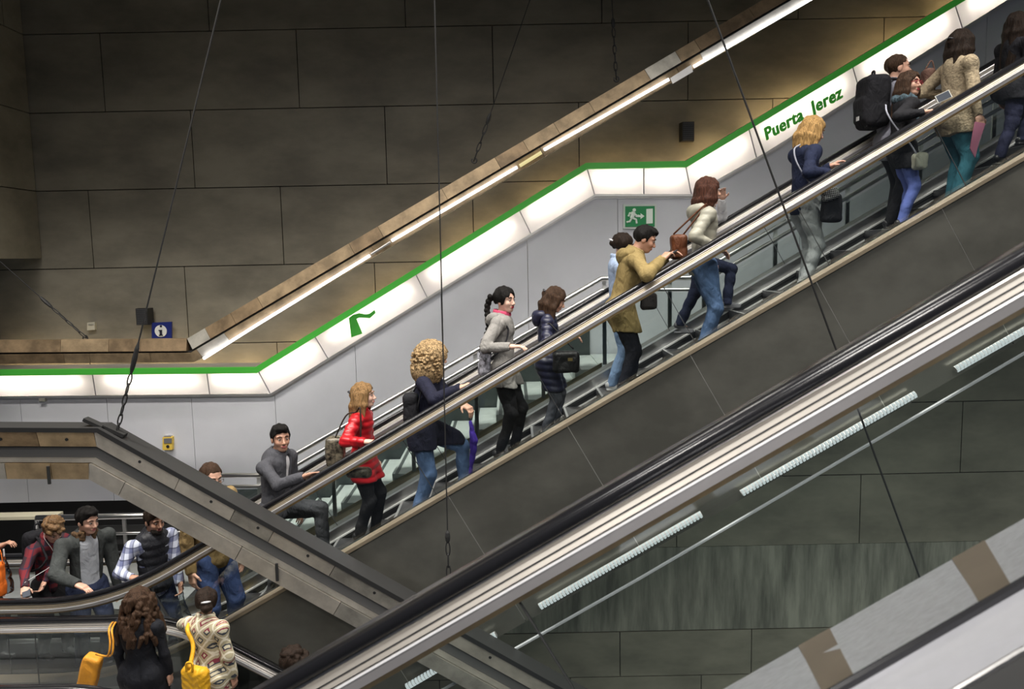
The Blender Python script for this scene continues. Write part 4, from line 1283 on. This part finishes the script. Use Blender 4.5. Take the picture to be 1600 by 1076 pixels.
        if vest:
            v = SDF(.008).add(RC(hip + tdir * .03, chest - tdir * .02, cw * 1.06, cw * 1.2, flat=(tff, .82)), .04).add(RC(SH['r'] * .8 + SH['l'] * .2, SH['l'] * .8 + SH['r'] * .2, .066 * s, .066 * s), .04).add(RC(neck - tdir * .02, neck + tdir * .03, .09 * s, .082 * s), .04)
            v.add(EL(hip, (.135 * s * g, .165 * s * g, .1 * s)), .04)
            v.cut((0, 0, -1), -.50 * H); v.sub(RC(neck + tdir * .02 + tf * .03, neck + tdir * .12 + tf * .03, .055 * s, .075 * s), .01)
            v.disp(lambda X, Y_, Z: -.008 * np.abs(np.sin(math.pi * Z / .085)) + .004)
            for k in 'rl': v.sub(RC(SH[k] + (SH[k] - shc).normalized() * .04, E[k], .07 * s, .07 * s), .01)
            vo = sobj('vest', v, vest, r)
        if collar:
            cpts = []
            for i in range(13):
                a = math.radians(-150 + i * 300 / 12) + math.pi
                cpts.append(neck + tdir * (.040 - .016 * math.cos(a)) + tff * (.012 + .082 * s * math.cos(a)) + side * .080 * s * math.sin(a))
            c = SDF(.006)
            for a, b in zip(cpts, cpts[1:]): c.add(RC(a, b, .013, .013, flat=(tdir, 2.3)), .006)
            sobj('collar', c, collarm or topm, r)
        if fur:
            c = SDF(.006); rr2 = random.Random(5)
            for i in range(150):
                a = rr2.uniform(-2.7, 2.7)
                c.add(EL(neck + tdir * (rr2.uniform(-.03, .05) - .03 * math.cos(a)) - tff * .10 * s * math.cos(a) + side * .105 * s * math.sin(a), (.021, .021, .024)), .004)
            sobj('fur_collar', c, fur, r)
        if hood:
            c = SDF(.007)
            for i in range(9):
                a = math.radians(-80 + i * 20)
                c.add(EL(neck + tdir * (.005 + (.03 if hood == 2 else 0)) - tff * (.03 + .085 * math.cos(a)) * s + side * .095 * s * math.sin(a) - tdir * .02 * math.cos(a), (.047 * s, .047 * s, .050 * s)), .03)
            c.add(EL(neck - tff * .10 * s - tdir * .05, (.055, .09, .07)), .03)
            c.disp(folds(seed + 5, .005, 25))
            sobj('hood', c, hoodm or topm, r)
        if scarf:
            c = SDF(.007)
            for i in range(12):
                a = 2 * math.pi * i / 12
                c.add(EL(neck + tdir * (.015 + .01 * math.sin(3 * a)) + tff * .085 * s * math.cos(a) + side * .085 * s * math.sin(a), (.038, .038, .042)), .02)
            c.add(RC(neck + tff * .10 * s, chest + tff * .13 * s - tdir * .15, .045, .05, flat=(tff, .6)), .03)
            c.disp(folds(seed + 6, .007, 40))
            sobj('scarf', c, scarf, r)
    q = Person(); q.root = r; q.loc = loc; q.s = s; q.H = H
    q.w = lambda v: Vector((X0, Y, z)) + R2 @ Vector(v)
    q.SH = {k: q.w(v) for k, v in SH.items()}; q.E = {k: q.w(v) for k, v in E.items()}; q.WR = {k: q.w(v) for k, v in WR.items()}
    q.hd = {k: (R2 @ (WR[k] - E[k])).normalized() for k in 'rl'}
    q.hp = lambda x_, y_, z_: q.w(hpnt(x_, y_, z_))
    q.hip = q.w(hip); q.chest = q.w(chest); q.neck = q.w(neck); q.f = (R2 @ tff); q.l = (R2 @ side); q.z = z
    print('person', label[:40], 'H=%.2f' % H, 'z=%.2f' % z)
    return q

# ---- item helpers (world coordinates)
def item(name, label, cat, at, group=None): return thing(name, label, cat, at, group=group)
def wsobj(name, S, m, root, relax=1):
    o = sobj(name, S, m, root, relax)
    off = Vector((0, 0, 0)); qq = root
    while qq is not None: off += qq.location; qq = qq.parent
    o.location = -off; return o
def strap(root, pts, m, rad=.008, name='strap', fl=None):
    pts = [Vector(p) for p in pts]
    if len(pts) > 2:
        q = [pts[0] * 2 - pts[1]] + pts + [pts[-1] * 2 - pts[-2]]; out = []
        for i in range(1, len(q) - 2):
            for k in range(5):
                t = k / 5; a, b, c, d = q[i - 1:i + 3]
                out.append((b * 2 + (c - a) * t + (a * 2 - b * 5 + c * 4 - d) * t * t + (b * 3 - a - c * 3 + d) * t ** 3) / 2)
        pts = out + [pts[-1]]
    return MB().tube(pts, rad, 6).obj(name, m, root, True)
def curve3(a, m_, b, n=8): return [a * (1 - t) ** 2 + m_ * 2 * t * (1 - t) + b * t * t for t in [i / n for i in range(n + 1)]]
def phone(pos, d, up, label, m=None):
    d = d.normalized(); M3 = frame_m(d, up)
    r = item('smartphone', label, 'phone', pos)
    MB().box(pos, (.07, .036, .0045), M3).obj('case', m or black_metal, r)
    MB().box(pos + M3 @ Vector((0, 0, .005)), (.062, .032, .001), M3).obj('screen', mat('phone_screen', (.08, .09, .11), .1), r)
    return r
denim = cloth('denim_blue', (.095, .16, .30), .2); denim_lt = cloth('denim_light', (.22, .33, .52), .18); denim_dk = cloth('denim_dark', (.022, .03, .065), .2)
black_c = cloth('black_cloth', (.013, .013, .016), .2); black_t = cloth('black_trousers', (.012, .012, .014), .2)
# 1 man with earbuds
g1 = person('curly-haired young man in a red and navy checked shirt looking down at his phone', (95, 797), 8.15, z=0, heading=-28, hyaw=-8, hpitch=38, lean=8, male=True, girth=.95, dx=.06,
    rh=(38, 922, 7.55), lh=(60, 930, 7.85), hair='curlyshort', hairm_=H_CBR, skin='fair', topm=plaid('red_plaid', '2a1620', '7a1420', '14203a', 9), top='checked_shirt', botm=black_t, seed=3, curl=(1.2, 1.0), rpole=(-.5, -.8, -.2), hs=1.04)
phone(g1.WR['r'] + g1.hd['r'] * .10 + Vector((.02, 0, .02)), g1.hd['r'] + Vector((.1, 0, .3)), Vector((0, -.3, 1)), 'phone held by the young man in the red checked shirt')
strap_m = cloth('black_webbing', (.01, .01, .012))
def backpack(p, label, c, m, w_=.15, h_=.22, d_=.09, drop=.16, group=None, name='backpack', back=.17):
    """pack on the back of p"""
    ctr = p.chest - p.f * back - Vector((0, 0, drop))
    M3 = Matrix((p.f, p.l, Vector((0, 0, 1)))).transposed()
    r = item(name, label, 'backpack', ctr - Vector((0, 0, h_)), group)
    S_ = SDF(.009).add(BX(ctr, (d_, w_, h_), M3, .06), .02).add(BX(ctr - p.f * d_ * .75 - Vector((0, 0, h_ * .3)), (d_ * .5, w_ * .8, h_ * .5), M3, .04), .02); S_.disp(folds(4, .005, 20))
    wsobj('pack_body', S_, m, r)
    top = ctr + Vector((0, 0, h_))
    strap(r, [top + p.l * .03, top + Vector((0, 0, .05)) + p.l * .02, top + Vector((0, 0, .05)) - p.l * .02, top - p.l * .03], m, .010, 'handle')
    for sg in (-1, 1):
        a = ctr + p.l * sg * w_ * .55 + Vector((0, 0, h_ * .8)) + p.f * d_; b = p.chest + p.l * sg * .105 * p.s * 1.1 + Vector((0, 0, .10)); c = p.chest + p.l * sg * .12 + p.f * .155 - Vector((0, 0, .06)); d = ctr + p.l * sg * (w_ + .04) - Vector((0, 0, h_ * .6)) + p.f * d_ * 1.2
        strap(r, curve3(a, b + Vector((0, 0, .05)), c) + curve3(c, c - Vector((0, 0, .12)) + p.l * sg * .06, d)[1:], m, .012)
    return r, ctr, M3
backpack(g1, 'black backpack worn by the young man in the red checked shirt', None, black_c, drop=.1)
def earphones():
    r = item('earphones', 'white earphone cable hanging from the ear of the curly-haired young man', 'earphones', g1.chest)
    a = g1.hp(.0, -.082, -.005); w_ = mat('white_plastic', (.8, .8, .8), .4)
    strap(r, [a, a + Vector((.01, -.02, -.05)), g1.chest + g1.f * .13 + Vector((0, -.06, .0)), g1.chest + g1.f * .16 + Vector((0, -.06, -.12)), g1.WR['r'] + Vector((0, 0, .05))], w_, .002, 'cable')
    MB().tube([a + Vector((0, -.004, 0)), a + Vector((0, .012, 0))], .008, 8).obj('earbud', w_, r)
earphones()
# 2 man in grey parka
g2 = person('young man in a dark grey parka with brown fur collar over a light grey shirt', (140, 787), 7.85, z=0, heading=-42, hyaw=18, hpitch=10, lean=4, male=True, girth=1.12, dx=.02,
    rh=(122, 917, 7.42), hair='short', hairm_=H_BLACK, skin='fair', topm=cloth('grey_parka', (.048, .053, .052), .3), top='parka', botm=denim_dk, seed=7, opening=.12, innerm=cloth('light_grey_shirt', (.42, .44, .48), .06), curl=(.25, .4),
    fur=mat('brown_fur', (.11, .062, .028), .95, noise=.5, ns=60, bump=1, bs=120), collar=False, sleeve=1.18, hs=1.06, rpole=(-.6, -.8, -.1))
# 3 man in vest
g3 = person('bearded man in a black padded vest over a blue and white checked shirt', (240, 789), 7.9, z=0, heading=-35, hyaw=0, hpitch=10, male=True, girth=1.12,
    rh=(207, 906, 7.42), lh=(284, 925, 7.75), hair='short', hairm_=H_DARK, beard=mat('beard_dark', (.02, .014, .01), .8, noise=.4, ns=80), skin='tan', topm=plaid('blue_plaid', 'c2c8d8', '1c2a6a', '10163a', 10), top='checked_shirt', vest=cloth('black_quilted', (.02, .021, .026), .15, .5), botm=cloth('navy_trousers', (.02, .03, .07)), seed=9, curl=(.6, .9), hs=1.04)
def plastic_bag(pos, label, L=.36):
    r = item('plastic_bag', label, 'bag', pos - Vector((0, 0, L)))
    m = glassmat('clear_plastic', (.75, .78, .8), 2.5)
    S_ = SDF(.009).add(RC(pos - Vector((0, 0, .04)), pos - Vector((0, 0, L * .8)), .012, .075, flat=(Vector((0, 1, 0)), .5)), .02); S_.disp(folds(11, .008, 45))
    wsobj('pouch', S_, m, r); strap(r, [pos + Vector((0, 0, .03)), pos, pos - Vector((0, 0, .05))], mat('bag_handle', (.6, .62, .64), .4), .008, 'handle')
plastic_bag(g3.WR['l'] + g3.hd['l'] * .07, 'clear plastic bag held by the man in the black vest')
# vest piping
# 4 man with glasses in tan jacket
g4 = person('man with glasses in a tan jacket and jeans, half hidden behind the beam', (329, 722), 7.9, heading=-30, hyaw=-12, hpitch=14, male=True, girth=1.15, z=.10,
    hair='crop', hairm_=H_BROWN, skin='fair', glasses=mat('wire_frame', (.12, .11, .1), .3, .8), topm=cloth('tan_jacket', (.26, .18, .08), .15), botm=denim_dk if False else cloth('mid_denim', (.05, .08, .19), .2), seed=12, hemz=.48, hs=1.06)
# 0 person at the left edge
g0 = person('person in grey cut by the left picture edge, holding a clear bag', (-38, 800), 8.0, z=0, heading=0, male=True, rh=(5, 852, 7.7), hair='short', hairm_=H_BROWN, skin='tan', topm=cloth('dull_grey_coat', (.16, .16, .17)), botm=black_t, seed=15, curl=(1.2, .5))
plastic_bag(P(6, 862, 7.68), 'crumpled clear bag held at the left edge of the picture', .45)
def orange_bag():
    r = item('shopping_bag', 'orange bag at the left edge of the picture', 'bag', P(-4, 935, 7.6))
    om = cloth('orange_fabric', (.75, .16, .02), .1)
    S_ = SDF(.009).add(BX(P(-8, 905, 7.6), (.09, .05, .17), None, .03), .02); S_.disp(folds(3, .006, 25)); wsobj('pouch', S_, om, r)
    strap(r, curve3(P(-14, 880, 7.6), P(0, 835, 7.6), P(4, 880, 7.6)), om, .006, 'handle')
orange_bag()
# 5 man grey jacket
g5 = person('man with dark hair in a charcoal jacket and white collar, one foot a step up', (440, 661), 7.85, heading=-18, hyaw=-40, hpitch=0, male=True, girth=1.14, lean=6,
    rh=(477, 746, 7.40), lf=(.46, .12, .40), rf=(-.02, -.12, 0), hair='short', hairm_=H_BLACK, skin='tan', topm=cloth('charcoal_jacket', (.060, .061, .070), .12), botm=cloth('grey_trousers', (.05, .052, .058), .15), innerm=cloth('white_shirt', (.7, .7, .72), .03), opening=.055, seed=21, curl=(.12, .5), hemz=.49, hs=1.05, dx=.02, palm=((.2, -.4, -1), None))
# 6 red jacket woman
g6 = person('woman with dark blond hair in a shiny red padded jacket and black trousers', (566, 595), 7.85, heading=-6, hyaw=2, hpitch=-2, male=False, girth=1.1, lean=0,
    rh=(573, 693, 7.38), hair='half', hairm_=H_DBLOND, skin='pale', topm=mat('red_nylon', (.40, .008, .014), .38, 0, noise=.1, ns=8), botm=black_t, puffer=True, seed=24, curl=(.7, .5), hemz=.40, hs=1.03, palm=((.2, 0, -1), None))
def handbag(pos, hx, hz, m, label, handle=None, hy=.07, seed=2, M3=None, name='handbag', buckle=None, hm=None):
    r = item(name, label, 'handbag', pos - Vector((0, 0, hz)))
    S_ = SDF(.008).add(BX(pos, (hx, hy, hz), M3, .035), .02); S_.disp(folds(seed, .006, 22)); wsobj('bag_body', S_, m, r)
    if handle: strap(r, handle, hm or m, .008, 'strap')
    if buckle: MB().box(pos + Vector((hx * .3, -hy - .004, hz * .3)), (.022, .006, .014)).obj('buckle', buckle, r)
    return r
snake = mat('reptile_print', (.10, .085, .06), .4, 0, noise=.95, ns=28)
handbag(P(524, 706, 7.75), .085, .15, snake, 'dark reptile-print handbag behind the woman in red', [P(521, 690, 7.72), P(540, 650, 7.66), g6.SH['r'] + Vector((0, 0, .075)), P(563, 640, 7.6), P(561, 700, 7.6), P(540, 712, 7.68)], hm=cloth('dark_leather', (.03, .02, .016)))
handbag(P(560, 738, 7.45), .12, .045, snake, 'flat patterned bag hanging low in front of the woman in red', None, hy=.04)
# 7 curly blonde
g7 = person('woman with big curly blond hair in a navy jacket and blue jeans, stepping up', (672, 536), 7.85, heading=-4, hyaw=8, hpitch=8, male=False, girth=1.08, lean=8,
    rh=(722, 607, 7.40), lh=(730, 637, 7.62), lf=(.38, .10, .20), rf=(-.08, -.1, 0), hair='curly', hairm_=H_CURL, skin='fair', topm=cloth('navy_blazer', (.012, .013, .028), .2), botm=denim, seed=31, curl=(.5, 1.1), hemz=.43, dx=-.02, lpole=(-.4, -.1, -1))
handbag(P(642, 637, 7.7), .07, .14, black_c, 'black shoulder bag under the elbow of the curly-haired woman', [P(646, 612, 7.66), g7.SH['r'] + Vector((0, 0, .08)), P(652, 640, 7.6)])
def umbrella():
    a = P(731, 640, 7.58); m1 = P(740, 688, 7.58); b = P(735, 752, 7.58); r = item('umbrella', 'small folded purple umbrella in the hand of the curly-haired woman', 'umbrella', b)
    m = cloth('purple_nylon', (.06, .03, .30), .1)
    MB().tube([a, a.lerp(m1, .45)], .007, 6).obj('handle', black_metal, r)
    S_ = SDF(.006).add(RC(a.lerp(m1, .4), m1, .014, .038), .01).add(RC(m1, b, .036, .010), .01); S_.disp(folds(6, .006, 60)); wsobj('canopy', S_, m, r)
umbrella()
# 8 braid
g8 = person('woman with a long dark braid in a light grey zipped hoodie and black trousers', (784, 447), 7.9, heading=-12, hyaw=-26, hpitch=2, male=False, girth=1.02,
    rh=(800, 545, 7.5), hair='braid', hairm_=H_BLACK, skin='pale', lips=lip_red, topm=cloth('grey_hoodie', (.26, .25, .235), .08), top='hoodie', botm=black_t, seed=41, hood=True, collarm=cloth('pink_collar', (.6, .08, .16)), hemz=.44, curl=(.5, .5), lean=-2, dx=-.02, legw=.95)
patt = mat('patterned_canvas', (.22, .22, .25), .8, noise=.9, ns=22)
def bp8():
    ctr = P(759, 555, 7.72); r = item('backpack', 'small patterned backpack with dark straps on the woman in the grey hoodie', 'backpack', ctr - Vector((0, 0, .17)))
    S_ = SDF(.008).add(BX(ctr, (.055, .12, .19), Matrix.Rotation(.12, 3, 'Y'), .05), .02); S_.disp(folds(8, .006, 24)); wsobj('pack_body', S_, patt, r)
    strap(r, curve3(ctr + Vector((.02, -.1, .14)), g8.SH['r'] + Vector((-.02, .03, .17)), g8.SH['r'] + Vector((.10, .01, -.05))) + curve3(g8.SH['r'] + Vector((.10, .01, -.05)), g8.SH['r'] + Vector((.11, -.04, -.2)), ctr + Vector((.05, -.11, -.02)))[1:], black_c, .009)
bp8()
# 9 navy puffer
g9 = person('woman with clipped brown hair in a navy padded coat, looking down, black bag in front', (857, 443), 7.9, heading=0, hyaw=-4, hpitch=26, male=False, girth=1.02, hair='half', hairm_=H_BROWN, skin='fair',
    rh=(893, 531, 7.6), lh=(900, 512, 7.8), topm=mat('navy_nylon', (.014, .016, .040), .42, noise=.1), puffer=True, hemz=.33, botm=cloth('grey_jeans', (.075, .08, .095)), seed=44, hood=True, lean=0, dx=-.05, curl=(1.0, 1.0), legw=.95, H=None)
handbag(P(884, 565, 7.55), .125, .10, cloth('black_leather', (.012, .012, .013), .1, .4), 'black leather bag with small gold buckle carried by the woman in the navy coat', [P(868, 550, 7.55), P(856, 505, 7.66), P(880, 528, 7.6), P(896, 545, 7.55)], buckle=mat('gold_metal', (.8, .6, .25), .3, 1))
# 10 person behind camel man
g10 = person('person in pale blue, almost hidden behind the man in the tan hooded jacket', (975, 362), 8.3, heading=0, hpitch=10, male=False, hair='tied', hairm_=H_DARK, skin='fair', topm=cloth('pale_blue_shirt', (.36, .45, .62)), botm=denim_lt, seed=51, shoem=mat('white_shoe', (.6, .6, .6), .5), dx=.02, rf=(-.08, -.08, 0))
# 11 camel man
g11 = person('young man in a tan hooded jacket leaning on the handrail with a phone', (1000, 348), 7.75, heading=2, hyaw=-10, hpitch=24, male=True, girth=1.08, lean=14, rh=(1040, 404, 7.40), lh=(1046, 402, 7.6), hair='short', hairm_=H_BLACK, skin='tan',
    topm=cloth('khaki_jacket', (.25, .185, .075), .14), botm=cloth('dark_jeans', (.012, .013, .02), .2), seed=54, hood=True, hemz=.40, curl=(.9, .9), dx=-.02, sleeve=1.1, palm=((.2, .2, -1), (.2, -.2, -1)))
phone(P(1048, 397, 7.5), Vector((.8, 0, .5)), Vector((-.4, 0, 1)), 'black phone in the hand of the man in the tan hooded jacket')
handbag(P(1014, 470, 7.95), .08, .085, cloth('dark_grey_bag', (.05, .045, .045)), 'dark grey bag seen below the rail in front of the tan jacket', [P(1004, 460, 7.95), P(996, 430, 7.95), P(1000, 400, 8.0), P(1012, 430, 7.98), P(1022, 460, 7.95)], hy=.045)
# 13 person behind waving woman
g13 = person('person in white sleeves behind the woman in the pale padded jacket, hand raised', (1102, 290), 8.3, heading=0, male=False, hair='short', hairm_=H_BROWN, lh=(1132, 307, 8.2), lpole=(1, .1, -1), palm=(None, (-.2, -1, .1)), skin='fair', topm=cloth('white_knit', (.55, .55, .56)), botm=cloth('blue_black_jeans', (.015, .02, .045), .2), seed=61, rf=(-.26, -.08, -.02), lf=(.28, .06, .22),
    rh=None, girth=.92, dx=0, shoem=mat('grey_sneaker', (.12, .12, .13), .6))
# 12 waving woman
g12 = person('woman with an auburn bob in a pale padded hooded jacket and blue jeans', (1105, 276), 7.8, heading=0, hyaw=6, hpitch=0, male=False, girth=1.14, rh=(1121, 392, 7.55), lh=None, hair='bob', hairm_=H_AUB, skin='fair', topm=mat('beige_nylon', (.32, .31, .25), .5, noise=.08), puffer=.004, botm=denim, seed=64, hood=True,
    hemz=.47, curl=(.4, .2), collarm=cloth('cream_lining', (.5, .5, .42)))
handbag(P(1060, 386, 7.7), .075, .12, cloth('brown_leather', (.10, .035, .015), .2, .45), 'brown leather shoulder bag behind the woman in the pale padded jacket', [P(1052, 366, 7.68), g12.SH['r'] + Vector((-.02, 0, .09)), P(1068, 366, 7.66)])
# 14 blonde navy
g14 = person('woman with straight blond bob, navy jacket and pale grey jeans, looking down', (1272, 179), 7.85, heading=8, hyaw=-2, hpitch=20, male=False, girth=1.06, rh=(1300, 273, 7.6), lh=(1302, 262, 7.85), hair='bob', hairm_=H_BLOND, skin='fair', topm=cloth('navy_jacket', (.012, .017, .042), .2), botm=cloth('pale_grey_jeans', (.33, .35, .35), .12), seed=71, hemz=.46, curl=(.7, .7), dx=.02, legw=.98)
handbag(P(1299, 325, 7.58), .085, .13, black_c, 'black shoulder bag with a striped top carried by the blonde woman in grey jeans', [P(1250, 226, 7.72), P(1241, 234, 7.62), P(1246, 256, 7.57), P(1264, 284, 7.57), P(1288, 306, 7.53)], hm=cloth('grey_strap', (.30, .31, .36)))
def striped():
    c = P(1296, 303, 7.50); r = item('scarf', 'black and white striped scarf on top of the black bag', 'scarf', c)
    m = plaid('black_white_stripe', '101012', '101012', 'e0e0e0', 60); S_ = SDF(.006).add(BX(c, (.075, .03, .055), Matrix.Rotation(-.3, 3, 'Y'), .025), .01); S_.disp(folds(9, .006, 30)); wsobj('cloth', S_, m, r)
striped()
# 15 man with backpack
g15 = person('man with short brown hair in a grey suit jacket carrying a big black backpack', (1402, 83), 8.15, heading=0, hyaw=-10, male=True, hair='crop', hairm_=H_BROWN, skin='fair', topm=cloth('grey_suit', (.20, .20, .24)), botm=black_t, seed=81, hemz=.42, girth=1.02, hs=1.05)
r15, c15, m15 = backpack(g15, 'big black backpack on the man in the grey suit jacket', None, black_c, w_=.17, h_=.25, d_=.115, drop=.10, back=.20)
MB().box(c15 - g15.f * .17 + Vector((0, -.06, -.16)), (.002, .03, .02)).obj('badge', mat('badge_pale', (.6, .6, .6), .4), r15)
# 16 woman with glasses
g16 = person('woman with red-framed glasses, black coat, dark scarf and bright blue jeans', (1420, 107), 7.75, heading=0, hyaw=-58, hpitch=0, male=False, girth=1.04, rh=(1445, 178, 7.45), hair='long', hairm_=H_BROWN, skin='fair', glasses=mat('red_frame', (.35, .03, .05), .3), topm=cloth('black_coat', (.014, .014, .017), .2), botm=cloth('bright_blue_jeans', (.14, .19, .52), .12), hemz=.40, seed=84,
    scarf=mat('teal_scarf', (.05, .08, .10), .9, noise=.9, ns=30), lips=lip_red, curl=(.8, .5), legw=.92)
handbag(P(1437, 252, 7.5), .055, .075, cloth('cream_leather', (.45, .45, .36), .05, .5), 'small cream handbag hanging by the woman with glasses', [P(1432, 240, 7.48), P(1420, 222, 7.48), P(1398, 196, 7.52), P(1386, 176, 7.56), P(1384, 164, 7.66)], hm=cloth('pale_strap', (.35, .36, .42)))
# 17 beige coat
g17 = person('woman with clipped dark hair in a beige knitted coat and teal trousers, holding a phone', (1503, 44), 7.8, heading=8, hyaw=4, male=False, girth=1.16, rh=(1533, 203, 7.52), lh=(1480, 152, 8.05), hair='half', hairm_=H_DARK, skin='fair', topm=mat('beige_knit', (.36, .29, .19), .95, noise=.35, ns=40, bump=.8, bs=60), top='coat', botm=cloth('teal_trousers', (.045, .17, .22), .15), hemz=.42, seed=91, curl=(.9, .8), dx=.0, legw=1.1)
def folder():
    r = item('folder', 'pink folder held low in the hand of the woman in the beige coat', 'folder', P(1526, 245, 7.5))
    f = MB().prism([P(1524, 190, 7.5), P(1540, 193, 7.5), P(1530, 222, 7.5), P(1524, 246, 7.5), P(1516, 232, 7.5)], (0, .012, 0)).obj('cover', mat('pink_card', (.62, .22, .33), .6), r)
    MB().prism([P(1525, 192, 7.515), P(1539, 195, 7.515), P(1524, 243, 7.515)], (0, .004, 0)).obj('paper', mat('paper_white', (.7, .66, .68), .8), r)
folder()
phone(P(1474, 151, 7.52), Vector((.8, 0, .35)), Vector((0, -1, .2)), 'pale phone held against the back of the beige coat', mat('pale_case', (.6, .6, .55), .4))
handbag(P(1450, 128, 8.1), .05, .12, cloth('brown_bag', (.16, .09, .07), .2), 'brown and beige bag hanging at the left of the beige coat', [P(1446, 108, 8.1), P(1456, 95, 8.1), P(1462, 120, 8.1)])
# 18 dark hair woman at the edge
g18 = person('woman with very long dark hair and a dark jacket at the right edge', (1592, 14), 7.95, heading=10, hyaw=0, male=False, girth=1.12, hair='verylong', hairm_=H_DARK, skin='fair', topm=cloth('ink_jacket', (.016, .016, .02), .5), botm=cloth('ink_jeans', (.02, .022, .05), .2), hemz=.44, seed=95, rf=(-.2, -.1, -.02), lf=(.22, .1, .2))
# extra dark legs behind the woman with glasses belong to g15
# ---- women on the descending escalator
g19 = person('woman seen from behind with long wavy brown hair and a black coat', (212, 916), 6.4, z=-.02, heading=85, hyaw=6, hpitch=4, male=False, girth=1.2, hair='wavylong', hairm_=H_BROWN, skin='fair', topm=cloth('black_wool', (.010, .011, .015), .2), top='coat', botm=black_t, hemz=.40, seed=101, hs=1.0)
yb = cloth('orange_leather', (.62, .27, .03), .12, .5)
def orange_tote():
    r = item('tote_bag', 'orange shoulder bag at the side of the woman in the black coat', 'bag', P(133, 1100, 6.3))
    S_ = SDF(.008).add(BX(P(139, 1056, 6.3), (.07, .06, .19), Matrix.Rotation(.30, 3, 'Y'), .03), .02); S_.disp(folds(5, .006, 20)); wsobj('bag_body', S_, yb, r)
    for o_ in (0, .025): strap(r, [P(150, 1022, 6.22), P(168, 1024, 6.08) + Vector((o_, 0, 0)), P(172, 1004, 6.08) + Vector((o_, 0, 0)), P(170, 984, 6.14) + Vector((o_, 0, 0)), P(176, 972, 6.32) + Vector((o_, 0, 0)), P(180, 978, 6.5)], yb, .008)
orange_tote()
g20 = person('woman seen from behind with dark pinned-up hair and a patterned cream knitted cardigan', (318, 917), 6.45, z=-.05, heading=72, hyaw=38, hpitch=4, male=False, girth=1.2, lh=(284, 972, 6.93), hair='bun', hairm_=H_DARK, skin='tan', topm=sweater_mat(), top='cardigan', botm=denim_dk, hemz=.42, seed=104, curl=(.5, .3), lpole=(-.5, .6, -.6), sleeve=1.15)
def mustard():
    p = g20; ctr = P(306, 1062, 6.20); r = item('backpack', 'mustard yellow quilted backpack on the woman in the patterned cardigan', 'backpack', ctr - Vector((0, 0, .2)))
    M3 = Matrix((p.f, p.l, Vector((0, 0, 1)))).transposed()
    S_ = SDF(.007).add(BX(ctr - Vector((0, 0, .05)), (.06, .125, .17), M3, .055), .02)
    S_.disp(lambda X, Y_, Z: .004 * np.abs(np.sin((Z - .7 * np.abs(X - ctr.x)) * 55)))
    m = cloth('mustard_leather', (.62, .33, .02), .1, .45); wsobj('pack_body', S_, m, r)
    q = ctr - p.f * .06 + Vector((0, 0, .0))
    strap(r, [ctr + Vector((-.05, -.05, .10)), ctr + Vector((-.045, -.05, .17)), ctr + Vector((.0, -.05, .17)), ctr + Vector((.0, -.05, .10))], m, .010, 'handle')
    strap(r, [ctr + Vector((-.04, -.02, .1)), P(302, 1010, 6.28), P(293, 985, 6.33), P(296, 974, 6.45), P(300, 972, 6.55)], m, .018, 'strap')
mustard()
g21 = person('person further down the descending escalator, only the top of the dark hair showing', (458, 1020), 6.5, heading=0, male=False, hair='curlyshort', hairm_=H_DARK, skin='fair', topm=cloth('dark_coat', (.02, .02, .02)), botm=black_t, H=1.68, z=P(458, 1020, 6.5).z - 1.68, seed=110)
handbag(P(20, 992, 7.3) + Vector((0, .35, 0)), .13, .13, black_c, 'black bag lying on the landing behind the glass at the left', curve3(P(8, 985, 7.65), P(20, 945, 7.65), P(34, 985, 7.65)))

# groups: repeats of a kind carry one phrase
_G = {'cable': 'suspension cables', 'beam': 'hanging light beams', 'escalator': 'escalators', 'railing': 'steel railings', 'loudspeaker': 'wall loudspeakers',
      'handbag': 'handbags carried by the passengers', 'backpack': 'backpacks worn by the passengers', 'phone': 'phones held by the passengers', 'sign': 'signs on the walls'}
for o in bpy.data.objects:
    c = o.get('category')
    if c in _G and not o.get('group'): o['group'] = _G[c]
    if c == 'person' and not o.get('group'): o['group'] = 'people on the descending escalator' if o.location.y < 6.8 else 'people on the rising escalator'
